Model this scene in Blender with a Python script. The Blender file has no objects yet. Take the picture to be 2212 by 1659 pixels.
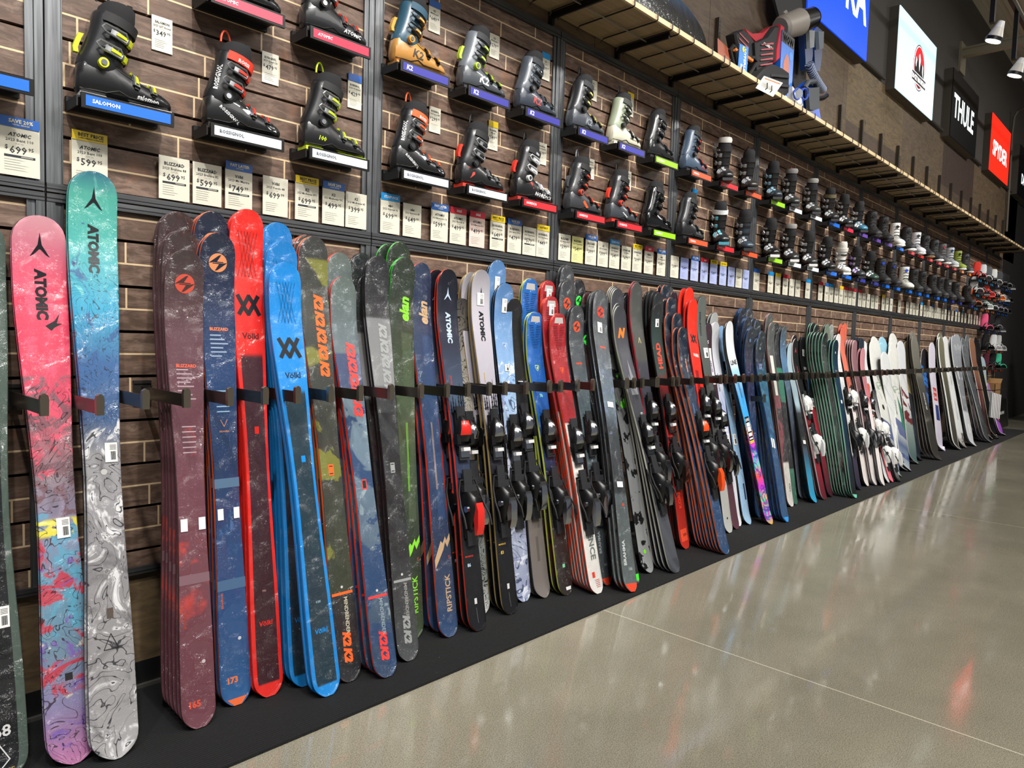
import bpy, math, random
from mathutils import Vector, Matrix
from mathutils.bvhtree import BVHTree
R = math.radians
sc = bpy.context.scene
col = sc.collection
# ------------------------------------------------------------------ camera
CAM = Vector((0.0, -2.6466, 1.279))
F, YAW, PITCH, ROLL = 1556.0, 0.81095, -0.06265, 0.02967
fw = Vector((math.sin(YAW)*math.cos(PITCH), math.cos(YAW)*math.cos(PITCH), math.sin(PITCH)))
r0 = Vector((math.cos(YAW), -math.sin(YAW), 0)); u0 = r0.cross(fw)
rt = r0*math.cos(ROLL)+u0*math.sin(ROLL); up = u0*math.cos(ROLL)-r0*math.sin(ROLL)
cd = bpy.data.cameras.new('camera'); cam = bpy.data.objects.new('camera', cd); col.objects.link(cam)
cd.sensor_width = 36; cd.lens = F/2212*36; cd.clip_start = .02; cd.clip_end = 200
cam.matrix_world = Matrix(((rt.x, up.x, -fw.x, CAM.x), (rt.y, up.y, -fw.y, CAM.y), (rt.z, up.z, -fw.z, CAM.z), (0, 0, 0, 1)))
sc.camera = cam

def ray(x, y):
    return fw+rt*((x-1106)/F)-up*((y-829.5)/F)
def at(x, y, Y):
    v = ray(x, y); return CAM+v*((Y-CAM.y)/v.y)
def atz(x, y, z=0.0):
    v = ray(x, y); return CAM+v*((z-CAM.z)/v.z)
# ------------------------------------------------------------------ light
w = bpy.data.worlds.new('World'); sc.world = w; w.use_nodes = True
w.node_tree.nodes['Background'].inputs[0].default_value = (.90, .93, 1, 1)
w.node_tree.nodes['Background'].inputs[1].default_value = .17
def lamp(name, kind, loc, power, size=.1, aim=None, color=(1, .975, .94), spot=70, blend=.6, sy=None):
    l = bpy.data.lights.new(name, kind); l.energy = power; l.color = color
    if kind == 'SPOT': l.shadow_soft_size = size; l.spot_size = R(spot); l.spot_blend = blend
    elif kind == 'AREA':
        l.size = size
        if sy: l.shape = 'RECTANGLE'; l.size_y = sy
    else: l.shadow_soft_size = size
    o = bpy.data.objects.new(name, l); col.objects.link(o); o.location = loc
    if aim is not None:
        o.rotation_euler = (Vector(aim)-Vector(loc)).to_track_quat('-Z', 'Y').to_euler()
    return o
for i, x in enumerate((-.9, .35, 1.6, 2.85, 4.1, 5.4, 6.8, 8.2, 9.7, 11.2, 12.8, 14.4)):
    lamp('spot_light', 'SPOT', (x-.55, -2.35, 4.75), 330 if x < 12 else 190, .07, (x+.1, -.1, 1.6), spot=56, blend=.9)
for x, y in ((1, -4.2), (7, -4.5), (13, -4.5)):
    lamp('ceiling_fill', 'AREA', (x, y, 5.9), 230, 2.4, (x, y, 0), color=(1, .97, .92), sy=.5)  # added area fill for general brightness, no fixtures modelled
lamp('wall_fill', 'AREA', (3.2, -4.6, 4.6), 55, 2.0, (3.6, 0, .7), color=(1, .97, .93))  # area fill aimed at the lower wall, no fixture of its own
sc.view_settings.view_transform = 'Standard'; sc.view_settings.look = 'None'
sc.view_settings.exposure = 0.15; sc.view_settings.gamma = 1; sc.view_settings.use_curve_mapping = False
sc.cycles.use_denoising = True
# ------------------------------------------------------------------ materials
def lin(c):
    if isinstance(c, str):
        c = [int(c[i:i+2], 16)/255 for i in (0, 2, 4)]
        return tuple((x/12.92 if x <= .04045 else ((x+.055)/1.055)**2.4) for x in c)
    return tuple(c)[:3]
class NB:
    def __init__(s, name):
        s.m = bpy.data.materials.new(name); s.m.use_nodes = True; s.t = s.m.node_tree; s.p = s.t.nodes['Principled BSDF']
    def n(s, k, **kw):
        nd = s.t.nodes.new('ShaderNode'+k)
        for a, b in kw.items(): setattr(nd, a, b)
        return nd
    def put(s, sock, v):
        if isinstance(v, bpy.types.NodeSocket): s.t.links.new(v, sock)
        elif sock.type == 'RGBA': sock.default_value = (*lin(v), 1) if not isinstance(v, (int, float)) else (v, v, v, 1)
        else: sock.default_value = v
    def math(s, op, a, b=0.0, c=None, clamp=False):
        nd = s.n('Math', operation=op, use_clamp=clamp); s.put(nd.inputs[0], a); s.put(nd.inputs[1], b)
        if c is not None: s.put(nd.inputs[2], c)
        return nd.outputs[0]
    def ss(s, v, lo, hi):
        nd = s.n('MapRange', interpolation_type='SMOOTHSTEP'); s.put(nd.inputs[0], v); s.put(nd.inputs[1], lo); s.put(nd.inputs[2], hi)
        return nd.outputs[0]
    def mix(s, f, a, b, mode='MIX'):
        nd = s.n('Mix', data_type='RGBA', blend_type=mode); s.put(nd.inputs[0], f); s.put(nd.inputs[6], a); s.put(nd.inputs[7], b)
        return nd.outputs[2]
    def noise(s, vec, scale, detail=3, rough=.55, dist=0, out=0):
        nd = s.n('TexNoise'); s.put(nd.inputs['Vector'], vec); nd.inputs['Scale'].default_value = scale
        nd.inputs['Detail'].default_value = detail; nd.inputs['Roughness'].default_value = rough; nd.inputs['Distortion'].default_value = dist
        return nd.outputs[out]
    def ramp(s, f, stops, const=False):
        nd = s.n('ValToRGB'); e = nd.color_ramp.elements
        nd.color_ramp.interpolation = 'CONSTANT' if const else 'LINEAR'
        while len(e) < len(stops): e.new(.5)
        for i, (p, c) in enumerate(stops): e[i].position = p; e[i].color = (*lin(c), 1)
        s.put(nd.inputs[0], f); return nd.outputs[0]
    def xyz(s, x, y, z=0.0):
        nd = s.n('CombineXYZ'); s.put(nd.inputs[0], x); s.put(nd.inputs[1], y); s.put(nd.inputs[2], z); return nd.outputs[0]
    def sep(s, v):
        nd = s.n('SeparateXYZ'); s.put(nd.inputs[0], v); return nd.outputs
    def tc(s, k): return s.n('TexCoord').outputs[k]
    def pos(s): return s.n('NewGeometry').outputs['Position']
    def bump(s, h, strength=.3, dist=.01, sock='Normal'):
        nd = s.n('Bump'); s.put(nd.inputs['Height'], h); nd.inputs['Strength'].default_value = strength; nd.inputs['Distance'].default_value = dist
        s.t.links.new(nd.outputs[0], s.p.inputs[sock])
    def fin(s, c, rough=.5, metal=0, coat=0, crough=.05, spec=None):
        s.put(s.p.inputs['Base Color'], c); s.put(s.p.inputs['Roughness'], rough); s.put(s.p.inputs['Metallic'], metal)
        s.p.inputs['Coat Weight'].default_value = coat; s.p.inputs['Coat Roughness'].default_value = crough
        if spec is not None: s.p.inputs['Specular IOR Level'].default_value = spec
        return s.m
_mc = {}
def M(c, rough=.5, metal=0, coat=0, emit=0, alpha=None):
    k = (c, rough, metal, coat, emit, alpha)
    if k not in _mc:
        b = NB('paint_'+str(c)); _mc[k] = b.fin(c, rough, metal, coat)
        if emit:
            b.put(b.p.inputs['Emission Color'], c); b.p.inputs['Emission Strength'].default_value = emit
        if alpha: b.p.inputs['Alpha'].default_value = alpha
    return _mc[k]
BLK = M('0b0b0c', .35); BLKM = M('101011', .6); RUB = M('0a0a0a', .8); CHR = M('b8bcc2', .18, 1); BRZ = M('3a3530', .3, .85)
WHT = M('e8e8e4', .4); PAPER = M('ece9dc', .35, 0, .6)
# ------------------------------------------------------------------ mesh helper
_txt = {}
def text2d(s, bold=.0, shear=0.0, res=2):
    k = (s, bold, shear, res)
    if k in _txt: return _txt[k]
    cu = bpy.data.curves.new('t', 'FONT'); cu.body = s; cu.size = 1; cu.shear = shear; cu.offset = bold; cu.resolution_u = res; cu.align_x = 'CENTER'
    o = bpy.data.objects.new('t', cu); me = o.to_mesh()
    v = [(p.co.x, p.co.y) for p in me.vertices]; f = [tuple(p.vertices) for p in me.polygons]
    o.to_mesh_clear(); bpy.data.objects.remove(o); bpy.data.curves.remove(cu)
    if v:
        y0 = 0; y1 = .7; xs = [a for a, _ in v]; wd = max(xs)-min(xs); cx = (max(xs)+min(xs))/2
        v = [((a-cx)/.7, (b-.35)/.7) for a, b in v]; wd /= .7
    else: wd = 1
    _txt[k] = (v, f, wd); return _txt[k]
class MB:
    def __init__(s): s.v = []; s.f = []; s.m = []; s.uv = {}
    def quad(s, pts, m=0):
        i = len(s.v); s.v += [tuple(p) for p in pts]; s.f.append(tuple(range(i, i+len(pts)))); s.m.append(m)
    def box(s, a, b, m=0, rot=None, bev=0):
        x0, y0, z0 = a; x1, y1, z1 = b
        c = [(x, y, z) for z in (z0, z1) for y in (y0, y1) for x in (x0, x1)]
        if rot:
            ctr = Vector(((x0+x1)/2, (y0+y1)/2, (z0+z1)/2)); c = [tuple(rot @ (Vector(p)-ctr)+ctr) for p in c]
        i = len(s.v); s.v += c
        for q in ((0, 2, 3, 1), (4, 5, 7, 6), (0, 1, 5, 4), (2, 6, 7, 3), (0, 4, 6, 2), (1, 3, 7, 5)):
            s.f.append(tuple(i+k for k in q)); s.m.append(m)
    def loft(s, rings, m=0, cap=True, closed=True):
        n = len(rings[0]); i = len(s.v)
        for r in rings: s.v += [tuple(p) for p in r]
        for a in range(len(rings)-1):
            for b in range(n if closed else n-1):
                c = (b+1) % n; s.f.append((i+a*n+b, i+a*n+c, i+(a+1)*n+c, i+(a+1)*n+b)); s.m.append(m if isinstance(m, int) else m(a, b))
        if cap and closed:
            mm = m if isinstance(m, int) else m(0, 0)
            s.f.append(tuple(i+k for k in range(n-1, -1, -1))); s.m.append(mm)
            j = i+(len(rings)-1)*n; s.f.append(tuple(j+k for k in range(n))); s.m.append(mm)
    def cyl(s, p0, p1, r, n=12, m=0, r1=None):
        p0 = Vector(p0); p1 = Vector(p1); d = (p1-p0).normalized(); a = d.orthogonal().normalized(); b = d.cross(a)
        r1 = r if r1 is None else r1
        s.loft([[c+(a*math.cos(2*math.pi*k/n)+b*math.sin(2*math.pi*k/n))*rr for k in range(n)] for c, rr in ((p0, r), (p1, r1))], m)
    def tube(s, pts, r, n=6, m=0):
        pts = [Vector(p) for p in pts]; rings = []; a = None
        for i, p in enumerate(pts):
            d = (pts[min(i+1, len(pts)-1)]-pts[max(i-1, 0)]).normalized()
            a = d.orthogonal().normalized() if a is None else (a-d*a.dot(d)).normalized()
            b = d.cross(a); rings.append([p+(a*math.cos(2*math.pi*k/n)+b*math.sin(2*math.pi*k/n))*r for k in range(n)])
        s.loft(rings, m)
    def text(s, t, fn, size, m, cx=0, cy=0, rot=0, bold=.01, shear=0, maxw=None, res=2):
        v, f, wd = text2d(t, bold, shear, res); k = size
        kx = k if not maxw or wd*k <= maxw else maxw/wd
        i = len(s.v); ca, sa = math.cos(rot), math.sin(rot)
        for a, b in v:
            a *= kx; b *= k; s.v.append(tuple(fn(cx+a*ca-b*sa, cy+a*sa+b*ca)))
        for q in f: s.f.append(tuple(i+k2 for k2 in q)); s.m.append(m)
    def poly(s, pts, fn, m, cx=0, cy=0, k=1, rot=0):
        ca, sa = math.cos(rot), math.sin(rot)
        s.quad([fn(cx+(a*ca-b*sa)*k, cy+(a*sa+b*ca)*k) for a, b in pts], m)
    def stroke(s, pts, fn, wd, m, cx=0, cy=0, k=1):
        for (a, b), (c, d) in zip(pts, pts[1:]):
            L = math.hypot(c-a, d-b) or 1; nx, ny = -(d-b)/L*wd/2, (c-a)/L*wd/2; ex, ey = (c-a)/L*wd*.3, (d-b)/L*wd*.3
            s.quad([fn(cx+p*k, cy+q*k) for p, q in ((a+nx-ex, b+ny-ey), (a-nx-ex, b-ny-ey), (c-nx+ex, d-ny+ey), (c+nx+ex, d+ny+ey))], m)
    def disc(s, fn, r, m, cx=0, cy=0, n=20, rx=None):
        rx = rx or r; s.quad([fn(cx+rx*math.cos(2*math.pi*k/n), cy+r*math.sin(2*math.pi*k/n)) for k in range(n)], m)
    def mesh(s, name, mats, smooth=True, uvs=None):
        me = bpy.data.meshes.new(name); me.from_pydata(s.v, [], s.f)
        for mt in (mats if isinstance(mats, (list, tuple)) else [mats]): me.materials.append(mt)
        me.polygons.foreach_set('material_index', s.m)
        if smooth: me.polygons.foreach_set('use_smooth', [True]*len(s.f))
        if uvs:
            l = me.uv_layers.new(name='UVMap')
            for lp in me.loops:
                if lp.vertex_index in uvs: l.data[lp.index].uv = uvs[lp.vertex_index]
        me.update()
        if smooth: me.set_sharp_from_angle(angle=R(38))
        return me
    def build(s, name, mats, parent=None, smooth=True, **kw):
        return link(name, s.mesh(name, mats, smooth), parent)
def link(name, me, parent=None):
    o = bpy.data.objects.new(name, me); col.objects.link(o)
    if parent: o.parent = parent
    return o
def tag(o, label=None, cat=None, group=None, kind=None):
    if label: o['label'] = label
    if cat: o['category'] = cat
    if group: o['group'] = group
    if kind: o['kind'] = kind
    return o
def empty(name, loc=(0, 0, 0), rz=0):
    o = bpy.data.objects.new(name, None); o.empty_display_size = .05; col.objects.link(o); o.location = loc; o.rotation_euler = (0, 0, rz); return o
def struct(name, mb, m, smooth=False): return tag(mb.build(name, m, None, smooth), kind='structure')
ORD = ['', 'first', 'second', 'third', 'fourth', 'fifth', 'sixth', 'seventh', 'eighth', 'ninth', 'tenth', 'eleventh', 'twelfth', 'thirteenth', 'fourteenth', 'fifteenth', 'sixteenth']
# ------------------------------------------------------------------ setting
P = 1.2192; X0 = .6357; XE = X0+12*P+.13; XL = X0-2*P
b = NB('brick_slatwall'); p = b.sep(b.pos())
row = b.math('FLOOR', b.math('DIVIDE', b.math('SUBTRACT', p[2], .0456), .0762)); wr = b.n('TexWhiteNoise', noise_dimensions='1D'); b.put(wr.inputs['W'], row)
br = b.n('TexBrick', offset=0.0); b.put(br.inputs['Vector'], b.xyz(b.math('ADD', p[0], b.math('MULTIPLY', wr.outputs[0], .42)), b.math('SUBTRACT', p[2], .0456)))
for k, v in (('Scale', 1), ('Mortar Size', .0032), ('Mortar Smooth', .1), ('Bias', 0), ('Brick Width', .4064), ('Row Height', .0762)): br.inputs[k].default_value = v
b.put(br.inputs['Color1'], '8a7263'); b.put(br.inputs['Color2'], '735b4c'); b.put(br.inputs['Mortar'], 'e0c49c')
st = b.noise(b.xyz(b.math('MULTIPLY', p[0], 6), b.math('MULTIPLY', p[2], 24)), 1.6, 6, .7, .6)
c1 = b.mix(b.ss(st, .38, .68), '584438', br.outputs[0])
c1 = b.mix(b.math('MULTIPLY', b.ss(b.noise(b.xyz(b.math('MULTIPLY', p[0], 5), b.math('MULTIPLY', p[2], 9)), 2.3, 5, .65), .55, .75), .55), c1, 'a08b7c')
c1 = b.mix(b.math('MULTIPLY', b.ss(b.noise(b.xyz(p[0], p[2], 3.3), 7, 4, .6), .56, .7), .5), c1, '835a42')
c1 = b.mix(br.outputs[1], c1, 'e0c49c')
b.bump(st, .25, .003); BRICK = b.fin(c1, .55)
DARK = M('0d0a08', .8)
mb = MB(); zs = [2.179+.1524*k for k in range(-12, 6)]
lo, hi = .44, 2.92
edges = [lo]+[z for z in zs if lo < z < hi]+[hi]
for a, c in zip(edges, edges[1:]):
    a2 = a+.005 if a != lo else a; c2 = c-.005 if c != hi else c
    mb.box((XL, -.002, a2), (XE, .02, c2))
mb.box((XL, .021, lo), (XE, .04, hi), 1)
struct('wall_back', mb, [BRICK, DARK])
b = NB('brushed_aluminium'); p = b.sep(b.pos())
ALU = b.fin(b.ramp(b.noise(b.xyz(b.math('MULTIPLY', p[0], 90), p[1], b.math('MULTIPLY', p[2], 3)), 1, 3), [(.3, '5f6163'), (.7, '8e9194')]), .38, .8)
b = NB('brushed_rail'); p = b.sep(b.pos())
ALUH = b.fin(b.ramp(b.noise(b.xyz(b.math('MULTIPLY', p[0], 3), p[1], b.math('MULTIPLY', p[2], 90)), 1, 3), [(.3, '4e5052'), (.7, '77797b')]), .4, .8)
def trim(mb, m, n): o = struct('trim_%d' % n, mb, m)
n = 1
for i in range(-2, 13):
    x = X0+i*P; mb = MB()
    for s in ((-1, 1) if i < 12 else (-1,)):
        for (z0, z1) in ((1.722, 2.92), (.44, 1.664)):
            a, c = sorted((x+s*.0025, x+s*.026)); mb.box((a, -.016, z0), (c, 0, z1))
            a, c = sorted((x+s*.027, x+s*.047)); mb.box((a, -.010, z0), (c, 0, z1))
            a, c = sorted((x+s*.047, x+s*.050)); mb.box((a, -.013, z0), (c, 0, z1))
    mb.box((x-.002, -.004, .44), (x+.002, 0, 2.92), 1)
    trim(mb, [ALU, DARK], n); n += 1
mb = MB()
for i in range(-2, 12):
    x = X0+i*P
    for z0, z1 in ((1.665, 1.690), (1.695, 1.722), (.42, .445), (2.922, 2.962)):
        mb.box((x+.003, -.018, z0), (x+P-.003, .0, z1)); mb.box((x+.003, -.0195, z0+.01), (x+P-.003, -.018, z0+.012), 1)
trim(mb, [ALUH, DARK], n); n += 1
# plywood and drywall above and below the slatwall
b = NB('stained_plywood'); p = b.sep(b.pos())
cell = b.math('FLOOR', b.math('DIVIDE', b.math('SUBTRACT', p[0], .2), 1.8)); cz = b.math('GREATER_THAN', p[2], 3.52)
wn = b.n('TexWhiteNoise', noise_dimensions='2D'); b.put(wn.inputs['Vector'], b.xyz(cell, cz))
g = b.noise(b.xyz(b.math('MULTIPLY', p[0], 1.2), b.math('MULTIPLY', p[2], 5), wn.outputs[0]), 3.2, 6, .62, 2.2)
c1 = b.ramp(wn.outputs[0], [(0, '574639'), (.3, '7a6850'), (.5, '4a3933'), (.75, '867250'), (1, '66533e')])
c1 = b.mix(b.math('MULTIPLY', b.ss(g, .35, .7), .6), c1, '3c2e28')
kn = b.n('TexVoronoi'); b.put(kn.inputs['Vector'], b.xyz(p[0], b.math('MULTIPLY', p[2], .6))); kn.inputs['Scale'].default_value = 3.5
c1 = b.mix(b.math('SUBTRACT', 1, b.ss(kn.outputs[0], .0, .10)), c1, '3a281c')
PLY = b.fin(c1, .6)
mb = MB()
for i in range(14):
    x = XL+i*1.3; mb.box((x, .0, 2.965), (x+1.296, .03, 4.13))
mb.box((XL, .0, 2.92), (XE, .03, 2.965)); mb.box((XL, .0, .10), (XE, .03, .42)); mb.box((XL, .031, 0), (XE+1, .05, 4.14), 1)
struct('wall_plywood', mb, [PLY, DARK])
mb = MB(); mb.box((XL, -.018, 0), (XE, 0, .02)); mb.box((XL, -.004, .02), (XE, .0, .10), 1)
tag(mb.build('baseboard_back', [M('8d8a82', .35, .7), BLKM], None, False), kind='structure')
GREY = M('504d4a', .85)
mb = MB(); mb.box((XL, 0, 4.13), (24, .1, 6.4)); struct('wall_upper', mb, GREY)
mb = MB(); mb.box((23.5, -14, 0), (23.6, 0.1, 6.4)); struct('wall_right', mb, M('171514', .9))
mb = MB(); mb.box((XE+1.0, .0, 0), (23.5, .1, 4.13)); mb.box((XE, .0, 0), (XE+1.0, .05, 4.13)); struct('wall_far', mb, M('141211', .9))
mb = MB()
for i in range(90): 
    y = -i*.16; mb.box((XL, y-.16, 6.28), (24, y-.08, 6.36)); mb.box((XL, y-.08, 6.25), (24, y, 6.33))
struct('ceiling', mb, M('b9b3a4', .7))
# floor
b = NB('polished_concrete'); p = b.sep(b.pos()); v = b.xyz(p[0], p[1])
c1 = b.ramp(b.noise(v, 1.1, 5, .6, .4), [(.3, '827e6d'), (.52, '928d7b'), (.7, 'a19b88')])
sp = b.noise(v, 330, 2, .7); c1 = b.mix(b.math('MULTIPLY', b.ss(sp, .50, .66), .8), c1, 'c8c2ae')
c1 = b.mix(b.math('MULTIPLY', b.ss(b.noise(v, 210, 2, .7, 0), .50, .66), .8), c1, '706a5a')
c1 = b.mix(b.math('MULTIPLY', b.ss(b.noise(v, 3.0, 4, .7, 1.0), .62, .8), .35), c1, '6d6558')
fl = b.math('MULTIPLY', b.ss(b.noise(b.xyz(b.math('MULTIPLY', p[0], 1), b.math('MULTIPLY', p[1], 2)), 9, 2, .9, 2), .80, .83), .9); c1 = b.mix(fl, c1, 'd8d4c6')
XJ = atz(1304.8, 1317.8).x
for k in (-1, 0, 1, 2, 3):
    d = b.math('ABSOLUTE', b.math('SUBTRACT', p[0], XJ+k*3.66)); c1 = b.mix(b.math('LESS_THAN', d, .0022), c1, 'e6dfca')
b.bump(b.noise(v, 2.5, 3), .05, .01)
FLOOR = b.fin(c1, b.ss(b.noise(v, 3.2, 3), .1, 2.2), 0, .55, .12); b.p.inputs['Coat IOR'].default_value = 1.45
mb = MB(); mb.box((XL, -14, -.1), (24, .05, 0)); struct('floor', mb, FLOOR)
b = NB('ribbed_carpet'); p = b.sep(b.pos())
rib = b.math('SINE', b.math('ADD', b.math('MULTIPLY', p[1], 2*math.pi/.011), b.math('MULTIPLY', b.noise(b.pos(), 60, 2), 2.5)))
fz = b.noise(b.pos(), 420, 3, .8)
c1 = b.mix(b.ss(fz, .35, .75), '08090a', '45484c'); c1 = b.mix(b.math('MULTIPLY', b.ss(rib, -1, 1), .5), '070708', c1)
c1 = b.mix(b.ss(b.noise(b.pos(), 130, 1, .9), .80, .84), c1, 'b0aca0')
b.bump(b.math('ADD', rib, fz), .9, .004)
mb = MB(); mb.box((XL, -.668, .0005), (14.6, -.019, .009)); tag(mb.build('carpet_runner', b.fin(c1, .95), None, False), 'long black ribbed carpet runner along the wall under all the skis', 'carpet')
# ------------------------------------------------------------------ skis and snowboards
def sm(x): x = max(0, min(1, x)); return x*x*(3-2*x)
_top = {}
def topmat(name, stops, layers=(), edge=None, rough=.32, film=.35, const=False, side=None):
    """stops along the ski (0 tail - 1 tip); layers (kind, colour, scale, lo, hi, v0, v1[, amount[, distortion]])"""
    if name in _top: return _top[name]
    b = NB('topsheet_'+name.replace(' ', '_')); uv = b.sep(b.tc('UV')); U, V = uv[0], uv[1]
    vec = b.xyz(b.math('MULTIPLY', U, .13), b.math('MULTIPLY', V, 1.7), b.math('MULTIPLY', len(name), .37))
    c = b.ramp(V, stops, const)
    for L in layers:
        kind, cc, scl, lo, hi, v0, v1 = L[:7]; amt = L[7] if len(L) > 7 else 1; dd = L[8] if len(L) > 8 else 1.5
        if kind == 'blot': f = b.ss(b.noise(vec, scl, 4, .6, dd), lo, hi)
        elif kind == 'fine': f = b.ss(b.noise(vec, scl, 5, .75, dd), lo, hi)
        elif kind == 'lines':
            q = b.math('FRACT', b.math('MULTIPLY', b.noise(vec, scl, 2, .5, dd), lo)); f = b.math('SUBTRACT', 1, b.ss(b.math('ABSOLUTE', b.math('SUBTRACT', q, .5)), hi*.5, hi))
        elif kind == 'stripe': f = b.ss(b.math('FRACT', b.math('ADD', b.math('MULTIPLY', V, scl), b.math('MULTIPLY', U, dd))), lo, hi)
        elif kind == 'uband': f = b.math('MULTIPLY', b.ss(U, lo-.02, lo+.02), b.math('SUBTRACT', 1, b.ss(U, hi-.02, hi+.02)))
        elif kind == 'diag': f = b.ss(b.math('ADD', V, b.math('MULTIPLY', U, dd)), lo, hi)
        m = b.math('MULTIPLY', b.ss(V, v0-.004, v0+.004), b.math('SUBTRACT', 1, b.ss(V, v1-.004, v1+.004)))
        c = b.mix(b.math('MULTIPLY', b.math('MULTIPLY', f, m), amt), c, cc)
    if edge:
        e = b.math('GREATER_THAN', b.math('ABSOLUTE', b.math('SUBTRACT', U, .5)), edge[1]/2)
        e = b.math('MULTIPLY', e, b.math('LESS_THAN', V, edge[2] if len(edge) > 2 else 2)); c = b.mix(e, c, edge[0])
    if film:
        h1 = b.noise(b.xyz(b.math('MULTIPLY', U, .10), b.math('MULTIPLY', V, 3.2)), 30, 3, .65, 1.0)
        h2 = b.noise(b.xyz(b.math('MULTIPLY', U, .22), b.math('MULTIPLY', V, 1.7)), 42, 2, .6, 2.5)
        gate = b.ss(b.noise(b.xyz(b.math('MULTIPLY', U, .12), b.math('MULTIPLY', V, 1.7)), 7, 2), .42, .62)
        b.bump(b.math('MULTIPLY', b.math('ADD', h1, h2), b.math('ADD', .10, b.math('MULTIPLY', gate, 1.1))), 1, .010+.016*film, 'Coat Normal')
    _top[name] = b.fin(c, rough, 0, 1 if film > .2 else .25, .10); b.p.inputs['Coat IOR'].default_value = 1.75 if film > .2 else 1.5; return _top[name]

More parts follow.
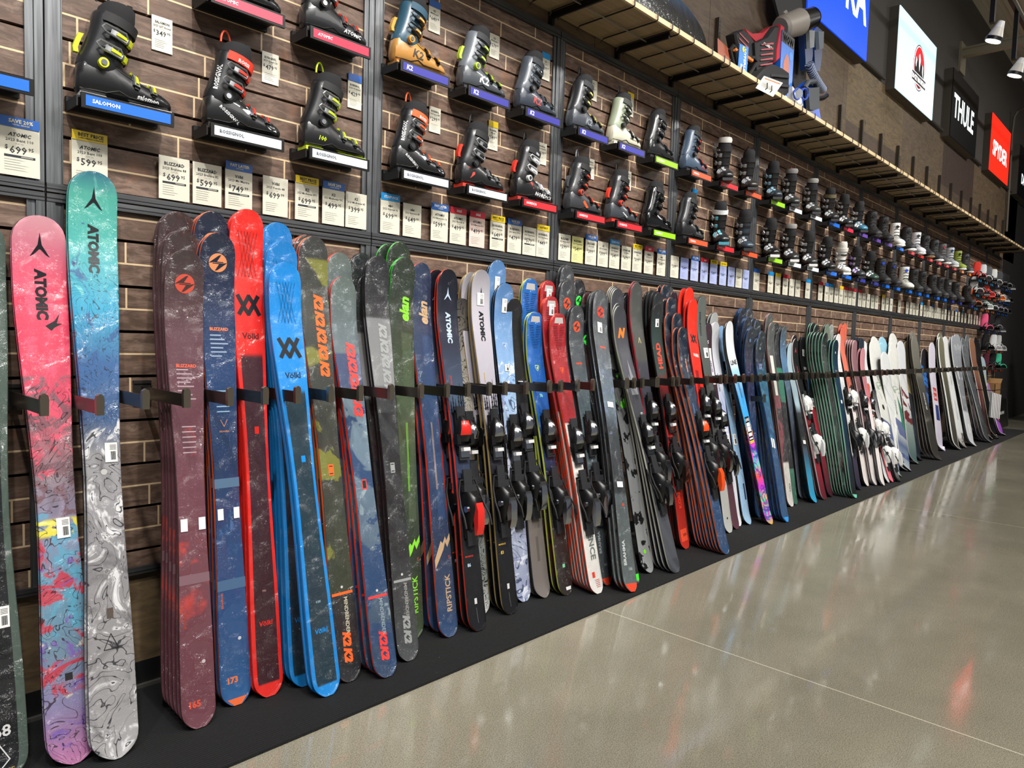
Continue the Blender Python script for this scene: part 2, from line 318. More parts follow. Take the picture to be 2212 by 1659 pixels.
class Ski:
    def __init__(s, L, W, waist=.70, tail=.86, curl=.05, tcurl=.012, th=.0135, blunt=.0, tiplen=.13, wide=.87, tailflat=.80, notch=0, sym=False):
        s.L = L; s.W = W/2; s.a = (waist, tail, curl, tcurl, th, blunt, tiplen, wide, tailflat, notch, sym)
    def hw(s, t):
        waist, tail, curl, tcurl, th, blunt, tl, wide, tf, notch, sym = s.a
        if t < .09: k = tail
        elif t < .46: k = tail+(waist-tail)*sm((t-.09)/.37)
        elif t < wide: k = waist+(1-waist)*sm((t-.46)/(wide-.46))
        else: k = 1
        e = (1-t)*s.L; r = tl*.62
        if e < r: k *= max(.0, 1-(1-e/r)**(2.3+blunt))**(1/(2.1+blunt*.5))
        e = t*s.L; r = s.W*(1.6 if sym else 1.15)
        if e < r: k *= (1-(.97 if sym else tf)*(1-e/r)**(2.2 if sym else 3.0))**(.6 if sym else .75)
        return max(k, .02)*s.W
    def cy(s, t):
        curl, tcurl, tl = s.a[2], s.a[3], s.a[6]
        q = max(0, (t-(1-2.1*tl/s.L))/(2.1*tl/s.L)); y = -curl*q**1.9+curl*t
        q = max(0, 1-t/.07); return y-tcurl*q*q+tcurl*(1-t)-.006*math.sin(math.pi*t)
    def S(s, u, t, off=0):
        e = 1e-3; d = (s.cy(min(1, t+e))-s.cy(t-e))/((min(1, t+e)-t+e)*s.L); nl = math.hypot(1, d)
        k = s.a[4]*.5*(.55+.45*math.sin(math.pi*max(0, min(1, t))))
        return (u, s.cy(t)-(k+off)/nl, t*s.L+(k+off)*d/nl)
    def fn(s, off=.0009): return lambda x, z: s.S(x, z/s.L, off)
    def mesh(s, name, top, side, deco=(), base=None):
        th = s.a[4]; mb = MB(); uv = {}; N = 34
        ts = sorted(set([0, .001, .0025, .005, .009, .014, .02, .027, .036, .05, .075]+[.1+.72*k/12 for k in range(13)]+[1-.2*(1-k/N)**1.0*(1-k/N*.0) for k in range(0, N, 3)]+[.955, .97, .98, .987, .993, .997, .9992, 1.0]))
        us = (-1, -.96, -.6, 0, .6, .96, 1)
        mats = [top, side, base or M('16161a', .4)]; rings = []
        for t in ts:
            w_ = s.hw(t); r = []; k = th*.5*(.55+.45*math.sin(math.pi*t))
            nt = s.a[9]*max(0, 1-abs(0)) if s.a[9] else 0
            for u in us:
                o = -k*.35 if abs(u) == 1 else 0
                x, y, z = s.S(u*w_, t, o); 
                if nt and t < .05: z += nt*(1-abs(u))*max(0, 1-t/.05)
                r.append((x, y, z))
            for u in (1, -1):
                x, y, z = s.S(u*w_, t, -2*k); 
                r.append((x, y, z))
            rings.append(r)
        n = len(us)+2
        for a, t in enumerate(ts):
            for c in range(n): uv[a*n+c] = (((us[c] if c < 7 else (1, -1)[c-7])+1)/2, t)
        mb.loft(rings, lambda a, c: 0 if c < 6 else (2 if c == 7 else 1))
        ci = {}
        def cm(c):
            if c not in ci: ci[c] = len(mats); mats.append(M(c, .35, 0, .3))
            return ci[c]
        for d in deco:
            k = d[0]; f = s.fn()
            if k == 'txt':   # text, t, size, colour, rot(0 level, -1 reads down, 1 reads up), u, bold, shear
                _, tx, t, size, c, rot = d[:6]; u = d[6] if len(d) > 6 else 0; bd = d[7] if len(d) > 7 else .02; sh = d[8] if len(d) > 8 else 0; mw = d[9] if len(d) > 9 else None
                mb.text(tx, f, size, cm(c), u, t*s.L, rot*math.pi/2, bd, sh, mw)
            elif k == 'disc': mb.disc(f, d[2], cm(d[3]), d[4] if len(d) > 4 else 0, d[1]*s.L)
            elif k == 'blz':
                t, r, c, bg = d[1:5]; mb.disc(f, r, cm(c), 0, t*s.L, 24); f2 = s.fn(.0016)
                for sg in (1, -1):
                    mb.quad([f2(x*r*sg, t*s.L+z*r*sg) for x, z in ((-1.02, -.08), (.05, .78), (.32, .86), (-.12, .12), (.62, .12), (.55, .03), (-.5, .03))], cm(bg))
            elif k == 'atom':
                t, r, c = d[1:4]; z0 = t*s.L
                for pts in (((0, 1), (.17, .1), (.05, -.22), (-.05, -.22), (-.17, .1)), ((-.17, .1), (-.05, -.22), (-.5, -.62), (-.82, -.78)), ((.17, .1), (.05, -.22), (.5, -.62), (.82, -.78))): mb.quad([f(x*r*.8, z0+z*r) for x, z in pts], cm(c))
            elif k == 'rect':
                _, t0, t1, ua, ub, c = d; NN = 1+int((t1-t0)*s.L/.04); za = [t0+(t1-t0)*i/NN for i in range(NN+1)]; fr = s.fn(.0006)
                for q0, q1 in zip(za, za[1:]):
                    mb.quad([fr(ua*s.hw(q0), q0*s.L), fr(ub*s.hw(q0), q0*s.L), fr(ub*s.hw(q1), q1*s.L), fr(ua*s.hw(q1), q1*s.L)], cm(c))
            elif k == 'poly':
                mb.quad([f(x, z*s.L) for x, z in d[1]], cm(d[2]))
            elif k == 'stroke':
                mb.stroke([(x, z*s.L) for x, z in d[1]], f, d[3], cm(d[2]))
            elif k == 'volkl':
                t, r, c = d[1:4]
                for sg in (1, -1):
                    mb.stroke([(-1.0*sg, .9*sg), (-.1*sg, -.5*sg), (.3*sg, -.5*sg), (.95*sg, .55*sg)], f, .36*r, cm(c), .0, t*s.L, r) if 0 else None
                mb.stroke([(x*r, z*r) for x, z in ((-1, .85), (-.45, -.25), (-.05, -.85), (.45, .0), (.95, .85))], f, .40*r, cm(c), 0, t*s.L)
                mb.stroke([(x*r, z*r) for x, z in ((-.95, -.85), (-.45, .0), (.05, .85), (.45, .25), (1, -.85))], f, .40*r, cm(c), 0, t*s.L)
            elif k == 'shield':
                t, r, c, c2 = d[1:5]; z0 = t*s.L
                mb.quad([f(x*r, z0+z*r) for x, z in ((-.8, .8), (.8, .8), (.85, .2), (.5, -.5), (0, -1), (-.5, -.5), (-.85, .2))], cm(c))
                f2 = s.fn(.0015); mb.quad([f2(x*r*.8, z0+z*r*.8) for x, z in ((-.8, .8), (.8, .8), (.85, .2), (.5, -.5), (0, -1), (-.5, -.5), (-.85, .2))], cm(c2))
                f3 = s.fn(.002); mb.quad([f3(x*r, z0+z*r) for x, z in ((-.5, .35), (-.1, .0), (.1, .5), (.45, .45), (.3, -.1), (0, -.55))], cm(c))
            elif k == 'tri':
                t, r, c = d[1:4]; mb.quad([f(x*r, t*s.L+z*r) for x, z in ((-1, 1), (1, 1), (0, -1.1))], cm(c))
        return mb.mesh(name, mats, True, uv)

# binding meshes (ski frame: x across, z up the ski, -y out)
def binding_meshes(accent='b8bcc2', body=BLK, hb='0b0b0c'):
    mats = [body, CHR if accent == 'b8bcc2' else M(accent, .3, 0, .4), M('2a2b2e', .4), CHR, M('d8d8d8', .4)]
    t = MB()
    t.box((-.028, -.012, -.075), (.028, .0, .085)); t.box((-.02, -.016, .06), (.02, -.010, .11), 2)
    def ring(z, hwd, h, n=10):
        return [(hwd*math.cos(math.pi*k/(n-1)), -.012-h*math.sin(math.pi*k/(n-1))**.8, z) for k in range(n)]
    t.loft([ring(-.03, .030, .020), ring(-.005, .036, .036), ring(.02, .033, .045), ring(.05, .024, .036), ring(.072, .012, .014)], lambda a, c: 1 if a in (1, 2) and 2 <= c <= 6 else 0)
    t.box((-.042, -.034, -.038), (-.024, -.012, .0)); t.box((.024, -.034, -.038), (.042, -.012, .0))
    t.box((-.016, -.036, -.066), (.016, -.018, -.052), 4); t.box((-.024, -.018, -.1), (.024, -.010, -.045), 2); t.box((-.02, -.022, -.09), (.02, -.018, -.06), 3)
    h = MB()
    h.box((-.03, -.012, -.13), (.03, 0, .10)); h.box((-.022, -.017, -.16), (.022, -.004, -.10), 2)
    h.loft([ring(-.10, .018, .018), ring(-.07, .033, .040), ring(-.02, .036, .062), ring(.02, .032, .060), ring(.045, .026, .030)], 0)
    h.loft([[(x, y-.0, z) for x, y, z in ((-.016, -.052, zz), (.016, -.052, zz), (.016, -.052-d, zz), (-.016, -.052-d, zz))] for zz, d in ((-.12, .010), (-.09, .022), (-.03, .030), (.0, .022))], 1)
    h.box((-.030, -.03, .045), (.030, -.012, .07), 2); h.box((-.02, -.02, .07), (.02, -.012, .13), 2)
    h.cyl((-.04, -.04, -.02), (.04, -.04, -.02), .012, 10, 3)
    br_ = MB()
    br_.tube([(-.062, -.062, -.09), (-.062, -.055, -.05), (-.058, -.035, -.01), (-.05, -.02, .04), (-.036, -.014, .09), (.036, -.014, .09), (.05, -.02, .04), (.058, -.035, -.01), (.062, -.055, -.05), (.062, -.062, -.09)], .0042, 6)
    return t.mesh('toe_binding', mats), h.mesh('heel_binding', mats), br_.mesh('brake', [BLKM])
BIND = {}
def binding(parent, L, kind, tt, th_):
    if kind not in BIND: BIND[kind] = binding_meshes(*{'black': ('b8bcc2', BLK), 'red': ('d8281f', BLK), 'orange': ('f0501a', BLK), 'white': ('dcdcdc', WHT)}[kind])
    a, b_, c = BIND[kind]
    for nm, me, t, off in (('toe_binding', a, tt, 0), ('heel_binding', b_, th_, 0)):
        o = link(nm, me, parent); o.location = (0, parent_cy(parent, t), t*L); o.scale = (1.22, 1.1, 1.15)
    o2 = link('brake', c, o); 
_skidef = {}
STK = []; YALL = globals().get('YALL'); YOFF = {4: (-9, 26), 5: (-9, 26), 8: (9, 0), 9: (-9, 0), 11: (-18, 39), 12: (27, 0), 13: (0, -26), 14: (9, 13), 16: (9, 0), 17: (-9, 0), 18: (-18, 13), 19: (0, -13), 20: (-9, 26), 21: (27, 26), 22: (0, -26), 23: (-18, 0), 25: (-9, 0), 27: (27, 26), 31: (-18, 0), 33: (-18, 0), 34: (18, 0), 36: (0, -26), 38: (0, 39), 40: (-9, 13), 41: (18, 26), 43: (0, -26), 46: (9, 26), 48: (-9, 26), 51: (-18, 0), 53: (0, -26), 54: (0, 39), 57: (-18, -13), 58: (9, -26), 59: (18, 39), 60: (0, -26), 62: (0, -26), 63: (27, 26), 68: (-18, 13), 69: (-9, 0), 70: (9, 0), 71: (0, 26), 73: (9, 13)}
SECT = []
def parent_cy(p, t): return _skidef[p.name].cy(t)-.006
def frame(B, T):
    v = (T-B).normalized(); u = Vector((1, 0, 0)); u = (u-v*u.dot(v)).normalized(); y = v.cross(u)
    return Matrix(((u.x, y.x, v.x, B.x), (u.y, y.y, v.y, B.y), (u.z, y.z, v.z, B.z), (0, 0, 0, 1)))
_skimesh = {}
def sticker(parent, sk, t, u=0, w_=.035, h=.06, blank=False):
    mb = MB(); f = sk.fn(.0028); f2 = sk.fn(.0034); z0 = t*sk.L
    mb.quad([f(u-w_/2, z0-h/2), f(u+w_/2, z0-h/2), f(u+w_/2, z0+h/2), f(u-w_/2, z0+h/2)], 0)
    if not blank:
        for k in range(9): x = u+w_*(-.05+.045*k); mb.quad([f2(x, z0-h*.38), f2(x+w_*.022*(1+k % 3*.4), z0-h*.38), f2(x+w_*.022*(1+k % 3*.4), z0+h*.05), f2(x, z0+h*.05)], 1)
        for k in range(4): z = z0+h*(.15+.07*k); mb.quad([f2(u-w_*.1, z), f2(u+w_*.4, z), f2(u+w_*.4, z+h*.02), f2(u-w_*.1, z+h*.02)], 1)
    return mb.build('barcode_sticker' if not blank else 'white_pad', [M('efefec', .4), M('333333', .5)], parent)
def stack(look, top, side, dims, n, tips, fb, bb, deco=(), y0=-.045, y1=None, place='', binds=(), bkind='black', bt=(.55, .36), cat='ski', base=None, stick=(), strap=None, name=None, group=None, decon=99, gap=.0):
    """tips: [(index from the front, px, py)]; the stack leans from y1 (front tip) to y0 (back tip)."""
    pitch = .0285; y1 = y1 if y1 is not None else y0-pitch*(n-1); key = look
    B0 = atz(*fb); B1 = atz(*bb) if bb else B0.copy()
    ty, by = YOFF.get(len(STK), (0, 0)) if YALL is None else YALL; STK.append([]); y0 = min(y0+ty*.001, -.034); y1 += ty*.001; B0.y += by*.001; B1.y += by*.001
    anch = {}
    for k, x, y in tips:
        q = k/(n-1) if n > 1 else 0; Y = y1+(y0-y1)*q; T = at(x, y, Y); B = B0.lerp(B1, q); anch[k] = (T, (T-B).length)
    ks = sorted(anch); nm = name or ('snowboard' if cat == 'snowboard' else 'ski')
    for k in range(n):
        q = k/(n-1) if n > 1 else 0; B = B0.lerp(B1, q); B.z = .0105
        ka = max([a for a in ks if a <= k] or [ks[0]]); kb = min([a for a in ks if a >= k] or [ks[-1]])
        r = 0 if ka == kb else (k-ka)/(kb-ka); X = anch[ka][0].x*(1-r)+anch[kb][0].x*r
        near = ka if r < .5 else kb; L = anch[near][1] if n > 1 or True else 0; Y = y1+(y0-y1)*q
        if k in anch: T = anch[k][0]
        else:
            dz = math.sqrt(max(.1, L*L-(X-B.x)**2-(Y-B.y)**2)); T = Vector((X, Y, dz))
        L = (T-B).length
        dk = (key, k < decon)
        if dk not in _skimesh:
            sk = Ski(L, **dims); _skimesh[dk] = (sk, sk.mesh(nm, top, side, deco if k < decon else (), base))
        sk, me = _skimesh[dk]
        root = empty(nm); root.matrix_world = frame(B, T) @ Matrix.Diagonal((1, 1, L/sk.L, 1))
        mw = root.matrix_world.copy(); lowz = min((mw @ v.co).z for v in me.vertices if v.co.z < .1); mw.translation.z += .0095-lowz; root.matrix_world = mw
        SECT.append((B, T, sk)); STK[-1].append(root)
        body = link('board_body' if cat == 'snowboard' else 'ski_body', me, root); _skidef[root.name] = sk
        lab = look if n == 1 else ('%s, %s' % (look, 'frontmost' if k == 0 else 'hindmost' if k == n-1 else ORD[k+1]+' from front'))
        tag(root, lab, cat, group or (None if n == 1 else 'stack of '+look+'s'))
        if k in binds: binding(root, sk.L, bkind, *bt)
        for s_ in stick:
            if k in s_[0]: sticker(root, sk, *s_[1])
DKS = M('1b1b1d', .4); ORS = M('f2672a', .35, 0, .3); RDS = M('e0402f', .35, 0, .3)
def dm(W=.127, **k): d = dict(W=W); d.update(k); return d
TWIN = dict(tcurl=.02, tailflat=.93)
# 1 dark freeride ski cut by the left edge of the photo
stack('dark ski with grey-green rim and white 168, leftmost by the wall', topmat('stance', [(0, '17181b'), (1, '1b1f20')], edge=('4b5a52', .66), film=.6), DKS, dm(.145, tail=.93), 1, [(0, -52, 470)], (4, 1700), None,
      deco=[('txt', '168', .085, .03, 'd8d8d8', 0), ('stroke', [(-.022, .035), (0, .062), (.022, .035), (0, .022), (-.022, .035)], 'd8d8d8', .003), ('txt', 'STANCE', .017, .012, 'a89a60', 0)], y0=-.06, stick=[((0,), (.28, .02))])
# 2 pink art ski
pinkm = topmat('pink art', [(0, 'b86f9e'), (.1, '8f86ae'), (.2, '6f8ba0'), (.33, '5f93ad'), (.42, '8f8aa6'), (.52, '8a7a80'), (.66, 'cf4a63'), (.85, 'e0425f'), (.94, 'c96b80'), (1, 'd79aa4')],
    [('blot', 'f05a74', 9, .5, .6, .5, .92, .8, 2), ('blot', '7b5b63', 8, .48, .56, .40, .70, .9, 2.5), ('blot', 'c23a4c', 5, .55, .6, .12, .42, .95, 2), ('blot', '5aa7c4', 6, .52, .62, .22, .45, .8, 2), ('blot', '7c5fb0', 7, .56, .66, .03, .40, .9, 2),
     ('blot', 'cfc8c0', 6, .60, .64, .08, .22, .9, 2), ('blot', 'e3d84a', 8, .55, .6, .405, .435, 1, 1), ('blot', 'f4aab2', 12, .58, .72, .72, 1, .6, 3), ('lines', '33232c', 7, 7, .07, .0, .68, .85, 2.2)], film=.25)
stack('pink and blue artwork ski with black tri-point emblem', pinkm, DKS, dm(.143, tail=.93, **TWIN), 2, [(0, 85, 466), (1, 82, 468)], (165, 1657), (160, 1652),
      deco=[('atom', .945, .040, '15151a'), ('txt', 'ATOMIC', .855, .028, '15151a', -1, 0, .055), ('poly', [(.005, .795), (.03, .805), (.045, .82), (.035, .80), (.05, .80), (.03, .793), (.02, .786)], '15151a'), ('rect', .145, .158, -.15, .15, '2b2b2b')], y0=-.06, y1=-.075, stick=[((0,), (.418, .012))])
tealm = topmat('teal art', [(0, 'a7a5a6'), (.3, '8c8a8c'), (.5, '9a999c'), (.56, '3e5c86'), (.66, '2e5d92'), (.76, '2f9cc0'), (.88, '45a69e'), (.96, '4ca494'), (1, '2f6a80')],
    [('blot', 'e4e4e6', 6, .55, .62, 0, .56, .9, 2.2), ('blot', '6a686a', 5, .55, .66, 0, .5, .8, 2), ('blot', '2b4f86', 7, .55, .65, .56, .86, .8, 2), ('blot', '8fe0d4', 8, .58, .7, .78, 1, .6, 2), ('blot', '46528c', 10, .64, .7, .8, .93, .9, 2),
     ('lines', '23232a', 6, 7, .06, 0, .55, .9, 2.2), ('lines', '13223a', 9, 8, .07, .55, .84, .8, 2.4)], film=.25)
stack('teal to grey artwork ski with black tri-point emblem', tealm, DKS, dm(.140, tail=.93, **TWIN), 2, [(0, 204, 371), (1, 200, 373)], (254, 1647), (246, 1640),
      deco=[('atom', .952, .040, '15151a'), ('txt', 'ATOMIC', .865, .028, '15151a', -1, 0, .055), ('stroke', [(-.02, .175), (0, .20), (.02, .175), (-.02, .175)], '222222', .002), ('rect', .225, .242, -.15, .15, '5a5048'), ('disc', .47, .009, 'c8c8c8')], y0=-.06, y1=-.075, stick=[((0,), (.503, .022))])
# maroon and navy pairs with the lightning disc
brmat = topmat('maroon', [(0, '6f4049'), (.16, '6b3d47'), (.3, '70404a'), (.55, '6a414b'), (.8, '5c3a42'), (.92, '4b3637'), (1, '3b3030')], [('blot', 'c8443a', 5, .52, .68, .22, .38, .85, 1), ('blot', 'c04038', 5, .58, .7, .56, .66, .8, 1), ('fine', '8f5a63', 30, .6, .8, 0, 1, .25, 1)], film=.5)
info = [('txt', 'BLIZZARD', .752, .010, 'e0604a', 0, 0, .05, 0, .07)]+[('rect', .742-.009*k, .745-.009*k, -.55, .1+.1*(k*7 % 5), 'a98f96') for k in range(8)]+[('rect', .62-.011*k, .6225-.011*k, -.45, .45, 'b89ea4') for k in range(6)]
stack('maroon ski with orange-red lightning disc', brmat, M('54393c', .4), dm(.127), 6, [(0, 403, 541), (1, 407, 544), (2, 398, 499), (3, 391, 500), (4, 388, 458), (5, 380, 461)], (433, 1579), (388, 1532), decon=6,
      deco=[('blz', .930, .032, 'c9503f', '43302f'), ('txt', '165', .048, .019, 'd8523f', 0, -.012, .05), ('txt', 'BRAHMA 88', .30-.08, .007, 'b5483c', 1, -.035), ('disc', .13, .006, 'c8b8b8', .02), ('rect', .292, .312, -1, 1, '806068')]+info, stick=[((0,), (.415, -.028, .022, .04, True)), ((0,), (.415, .03, .022, .04, True))])
nvmat = topmat('navy', [(0, '2f6096'), (.1, '2b5588'), (.25, '27497a'), (.5, '1f3458'), (.7, '22406c'), (.88, '1f2b48'), (1, '1b2336')], [('fine', '6f97cc', 9, .52, .75, .30, .42, .8, 1), ('rect', 0, 0, 0, 0, 0, 0, 0)] [:1]+[('fine', '3f6aa0', 30, .6, .8, 0, .8, .25, 1)], film=.35)
stack('navy ski with orange lightning disc and orange sidewalls', nvmat, ORS, dm(.124), 5, [(0, 474, 503), (1, 467, 506), (2, 461, 457), (3, 456, 459), (4, 450, 463)], (521, 1535), (490, 1507), decon=5,
      deco=[('blz', .938, .032, 'e09060', '1b2336'), ('txt', '173', .052, .019, 'e0784a', 0, -.01, .05), ('rect', .0, .014, -.8, .8, 'e86b3a'), ('txt', 'BRAHMA 82', .22, .007, 'c9623c', 1, -.035), ('disc', .135, .006, 'c8c8d0', .02), ('txt', 'BLIZZARD', .795, .010, 'e07a50', 0, 0, .05, 0, .07),
            ('rect', .455, .475, -1, 1, '55708c'), ('rect', .24, .262, -1, 1, '4a688a'), ('stroke', [(-.012, .60), (0, .585), (.012, .60)], 'c98a64', .002), ('txt', 'BRAHMA', .575, .006, 'c98a64', 0)]
           +[('rect', .78-.009*k, .783-.009*k, -.55, .1+.1*(k*7 % 5), '8fa0b8') for k in range(6)]+[('rect', .66-.011*k, .6625-.011*k, -.45, .45, '8fb0c8') for k in range(5)], stick=[((0,), (.40, -.028, .02, .038, True)), ((0,), (.40, .028, .02, .038, True))])
# red and blue volkl
for nm, c1_, c2_, tips, fb, bb, dd, ys, lk in (
    ('red', 'e8281e', '3d1f24', [(0, 537, 452), (1, 533, 455), (2, 529, 458)], (592, 1516), (573, 1506), [('txt', 'M6', .21, .008, 'a07a78', 0)], (-.05, -.12), 'red-framed ski with dark maroon centre'),
    ('blue', '0f8ade', '1f3642', [(0, 617, 567), (1, 612, 570)], (711, 1509), (700, 1503), [('txt', 'K88', .21, .008, '8fa8b8', 0)], (-.19, -.22), 'bright blue-framed ski with black centre'),
    ('blue back', '1680cc', '1c3240', [(0, 612, 521), (1, 607, 524), (2, 602, 481), (3, 597, 484)], (660, 1488), (628, 1462), [], (-.06, -.15), 'blue-framed ski set behind the nearer blue pair')):
    mt = topmat('volkl '+nm, [(0, c1_), (.025, c1_), (.026, c2_), (.69, c2_), (.70, c1_), (1, c1_)], [('fine', c1_, 40, .75, .8, 0, .7, .3, 1)], edge=(c1_, .74, .9), film=.7)
    dk = '2b1214' if 'red' in nm else '0c3a66'
    cr = [('stroke', [(-.035+.014*k, .86), (.0+.012*k, .955)], dk, .0012) for k in range(4)]+[('stroke', [(.035-.014*k, .86), (.0-.012*k, .955)], dk, .0012) for k in range(4)]
    stack(lk, mt, M(c1_, .4), dm(.127), len(tips), tips, fb, bb, decon=9,
          deco=[('volkl', .80, .038, '1a1c22'), ('txt', 'Völkl', .735, .021, '4a1a1c' if 'red' in nm else '0c3050', 0, 0, .02, 0, .10), ('txt', 'Völkl', .145, .017, c1_, 0, .0, .02, .1), ('rect', .53, .545, -.1, .25, c1_)]+cr+dd, y0=ys[0], y1=ys[1])
# mindbender
def k2col(t0, c, u, sz=.030, n=4, rot=-1):
    return [('txt', 'K2', t0-i*sz*1.95/1.7, sz, c, rot, u, .07, .3) for i in range(n)]
def mind(nm, top, side, tips, fb, bb, c, n, tk, lk, tc='c8c0a8', W=.125, k2b=None, y0=-.045):
    stack(lk, top, side, dm(W), n, tips, fb, bb, decon=9, y0=y0, deco=[('rect', .186, .192, -.85, .85, c), ('disc', .203, .005, 'd0d0d0')]+[('txt', 'MINDBENDER', .140, .015, tc, -1, .012, .02, 0, .15)]+
          k2col(tk+.01, c, .016, .034, 5, -1)+k2col(.09, k2b or c, .004, .030, 2, -1)+[('rect', .45, .475, -.25, .25, c), ('rect', .453, .472, -.18, .18, '2b2f2c')])
mind('89', topmat('olive camo', [(0, '26272a'), (.19, '2a2b2b'), (.192, '3a3f30'), (.6, '3a3d36'), (1, '3b3c3a')], [('blot', '7b7c34', 3.2, .52, .56, .19, .95, .9, 1.2)], film=.8), ORS, [(0, 679, 511), (1, 674, 513), (2, 668, 507), (3, 661, 509), (4, 655, 512)], (758, 1478), (722, 1452), 'ff6a2c', 5, .84, 'olive camouflage ski with stacked orange initials')
mind('90', topmat('blue camo', [(0, '2a3f5c'), (.6, '6b8090'), (.82, '5d6b72'), (1, '5f6b66')], [('blot', '29456c', 3, .48, .52, .0, .66, .95, 1.2), ('blot', '9fb2b4', 4, .62, .66, .1, .6, .6, 1.2), ('diag', '2f3f66', 1, .7, .71, .66, .80, .9, 0)], film=.9), RDS, [(0, 743, 598), (1, 739, 601), (2, 735, 546), (3, 730, 549)], (838, 1469), (789, 1440), 'f0413c', 4, .80, 'blue-grey camouflage ski with stacked red initials', W=.120, tc='8f9fa8')
mind('85', topmat('charcoal block', [(0, '4a4c4e'), (.24, '303234'), (.25, '2c2e30'), (.66, '3a3c3e'), (.67, '8a8b8c'), (.84, '77797b'), (.845, '2b2d30'), (1, '26282c')], [('stripe', '232426', 9, .4, .5, .24, .6, .8, .6)], film=.9), DKS, [(0, 818, 553), (1, 813, 556), (2, 797, 594), (3, 784, 547), (4, 779, 550)], (886, 1433), (846, 1408), '9a9c9c', 5, .80, 'charcoal ski with pale grey block and initials', W=.120, tc='9a9a94')
# ripstick
def rip(nm, c0, c1_, c2_, side, tips, fb, bb, n, lk, y0=-.045, wd=.127):
    stack(lk, topmat('rip '+nm, [(0, c0), (.2, c1_), (.6, c0), (.85, c1_), (1, c1_)], [('uband', c0, 1, .45, .85, .3, .8, .8)], film=.7), side, dm(wd), n, tips, fb, bb, y0=y0, decon=9,
          deco=[('txt', 'elan', .865, .046, c2_, 1, .012, .04, .25), ('rect', .38, .56, -.08, -.04, c2_), ('rect', .38, .56, .04, .08, c2_), ('poly', [(-.046, .175), (-.046, .198), (-.006, .245), (.004, .238), (.02, .255), (.026, .244), (.046, .262), (.046, .245), (.028, .226), (.018, .24), (.006, .222)], c2_),
                ('txt', 'RIPSTICK', .11, .027, c2_, 1, .014, .02, 0, .20), ('txt', '178', .2, .008, 'c0503c', 1, .034)])
rip('green', '48573f', '2b362c', '8be03a', M('35c92c', .35, 0, .3), [(0, 876, 556), (1, 871, 559), (2, 866, 523), (3, 841, 527)], (909, 1391), (893, 1375), 4, 'dark green ski with lime lettering and lime sidewalls')
rip('navy', '2c466c', '25344f', 'c0a07c', RDS, [(0, 912, 568), (1, 907, 571), (2, 904, 575)], (973, 1381), (930, 1358), 3, 'navy ski with tan lettering and red sidewalls', y0=-.06, wd=.12)
# maverick
trees = [('poly', [(x-.004, z), (x+.004, z), (x+.0008, z+h), (x-.0008, z+h)], '0e0f12') for x, z, h in ((-.035, .585, .04), (-.022, .585, .055), (-.008, .585, .045), (.012, .585, .06), (.026, .585, .09), (.038, .585, .065))]
trees += [('poly', [(x-wd, z+h*q), (x+wd, z+h*q), (x, z+h*(q+.16))], '0e0f12') for x, z, h in ((-.035, .585, .04), (-.022, .585, .055), (.012, .585, .06), (.026, .585, .09), (.038, .585, .065)) for q, wd in ((.1, .009), (.35, .007), (.6, .005), (.8, .003))]
def mav(nm, stops, side, tips, fb, bb, n, num, cc, ac, lk, bt, st=()):
    stack(lk, topmat('mav '+nm, stops, film=.15), side, dm(.12), n, tips, fb, bb, decon=9, binds=(0, 2), bt=bt, bkind='red' if num == '86' else 'black', stick=st,
          deco=[('atom', .93, .034, cc), ('txt', 'ATOMIC', .835, .026, cc, -1, 0, .055), ('txt', 'MAVERICK', .68, .007, ac, -1, -.02), ('txt', num, .175, .014, cc if num == '86' else ac, 0, -.02, .03), ('txt', 'MAVERICK', .198, .007, ac, 0, -.015), ('rect', .07, .085, -.14, .14, 'd8d8d8'), ('rect', .02, .06, -.01, .02, '77777a')]+trees, y0=-.05)
mav('86', [(0, '17181b'), (.3, '1b1c20'), (.31, '28324a'), (.58, '2f3b52'), (.62, '4a5a70'), (.78, '22273a'), (1, '14161d')], RDS, [(0, 970, 582), (1, 966, 586), (2, 945, 583), (3, 938, 588)], (1027, 1364), (985, 1341), 4, '86', 'b8cadc', 'd8402f', 'midnight blue ski with pale tri-point emblem and red sidewalls', (.53, .34))
stack('black and white line art ski with teal middle', topmat('grey art', [(0, 'c8c8c4'), (.12, '8f9692'), (.4, '8a8f8e'), (.48, '3f9a98'), (.6, '56aaa4'), (.62, 'a8a49a'), (.8, '8f8a80'), (1, '3f3c3a')], [('lines', '1c1c1c', 8, 7, .12, 0, 1, .95, 2)], film=.2), DKS, dm(.13, **TWIN), 1, [(0, 1000, 645)], (1049, 1334), None, y0=-.10, binds=(0,), bt=(.55, .37))
mav('83', [(0, '141416'), (.4, '1b1c24'), (.54, '2b2c38'), (.56, 'a8a4b0'), (.9, 'bdb9c2'), (1, '8f8c92')], M('a8925a', .4), [(0, 1042, 583), (1, 1037, 586), (2, 1020, 588), (3, 1015, 592)], (1106, 1331), (1068, 1308), 4, '83', '16161a', 'd8b04a', 'silver ski with black tri-point emblem and black tail', (.51, .33), st=[((0,), (.915, -.005, .045, .06))])
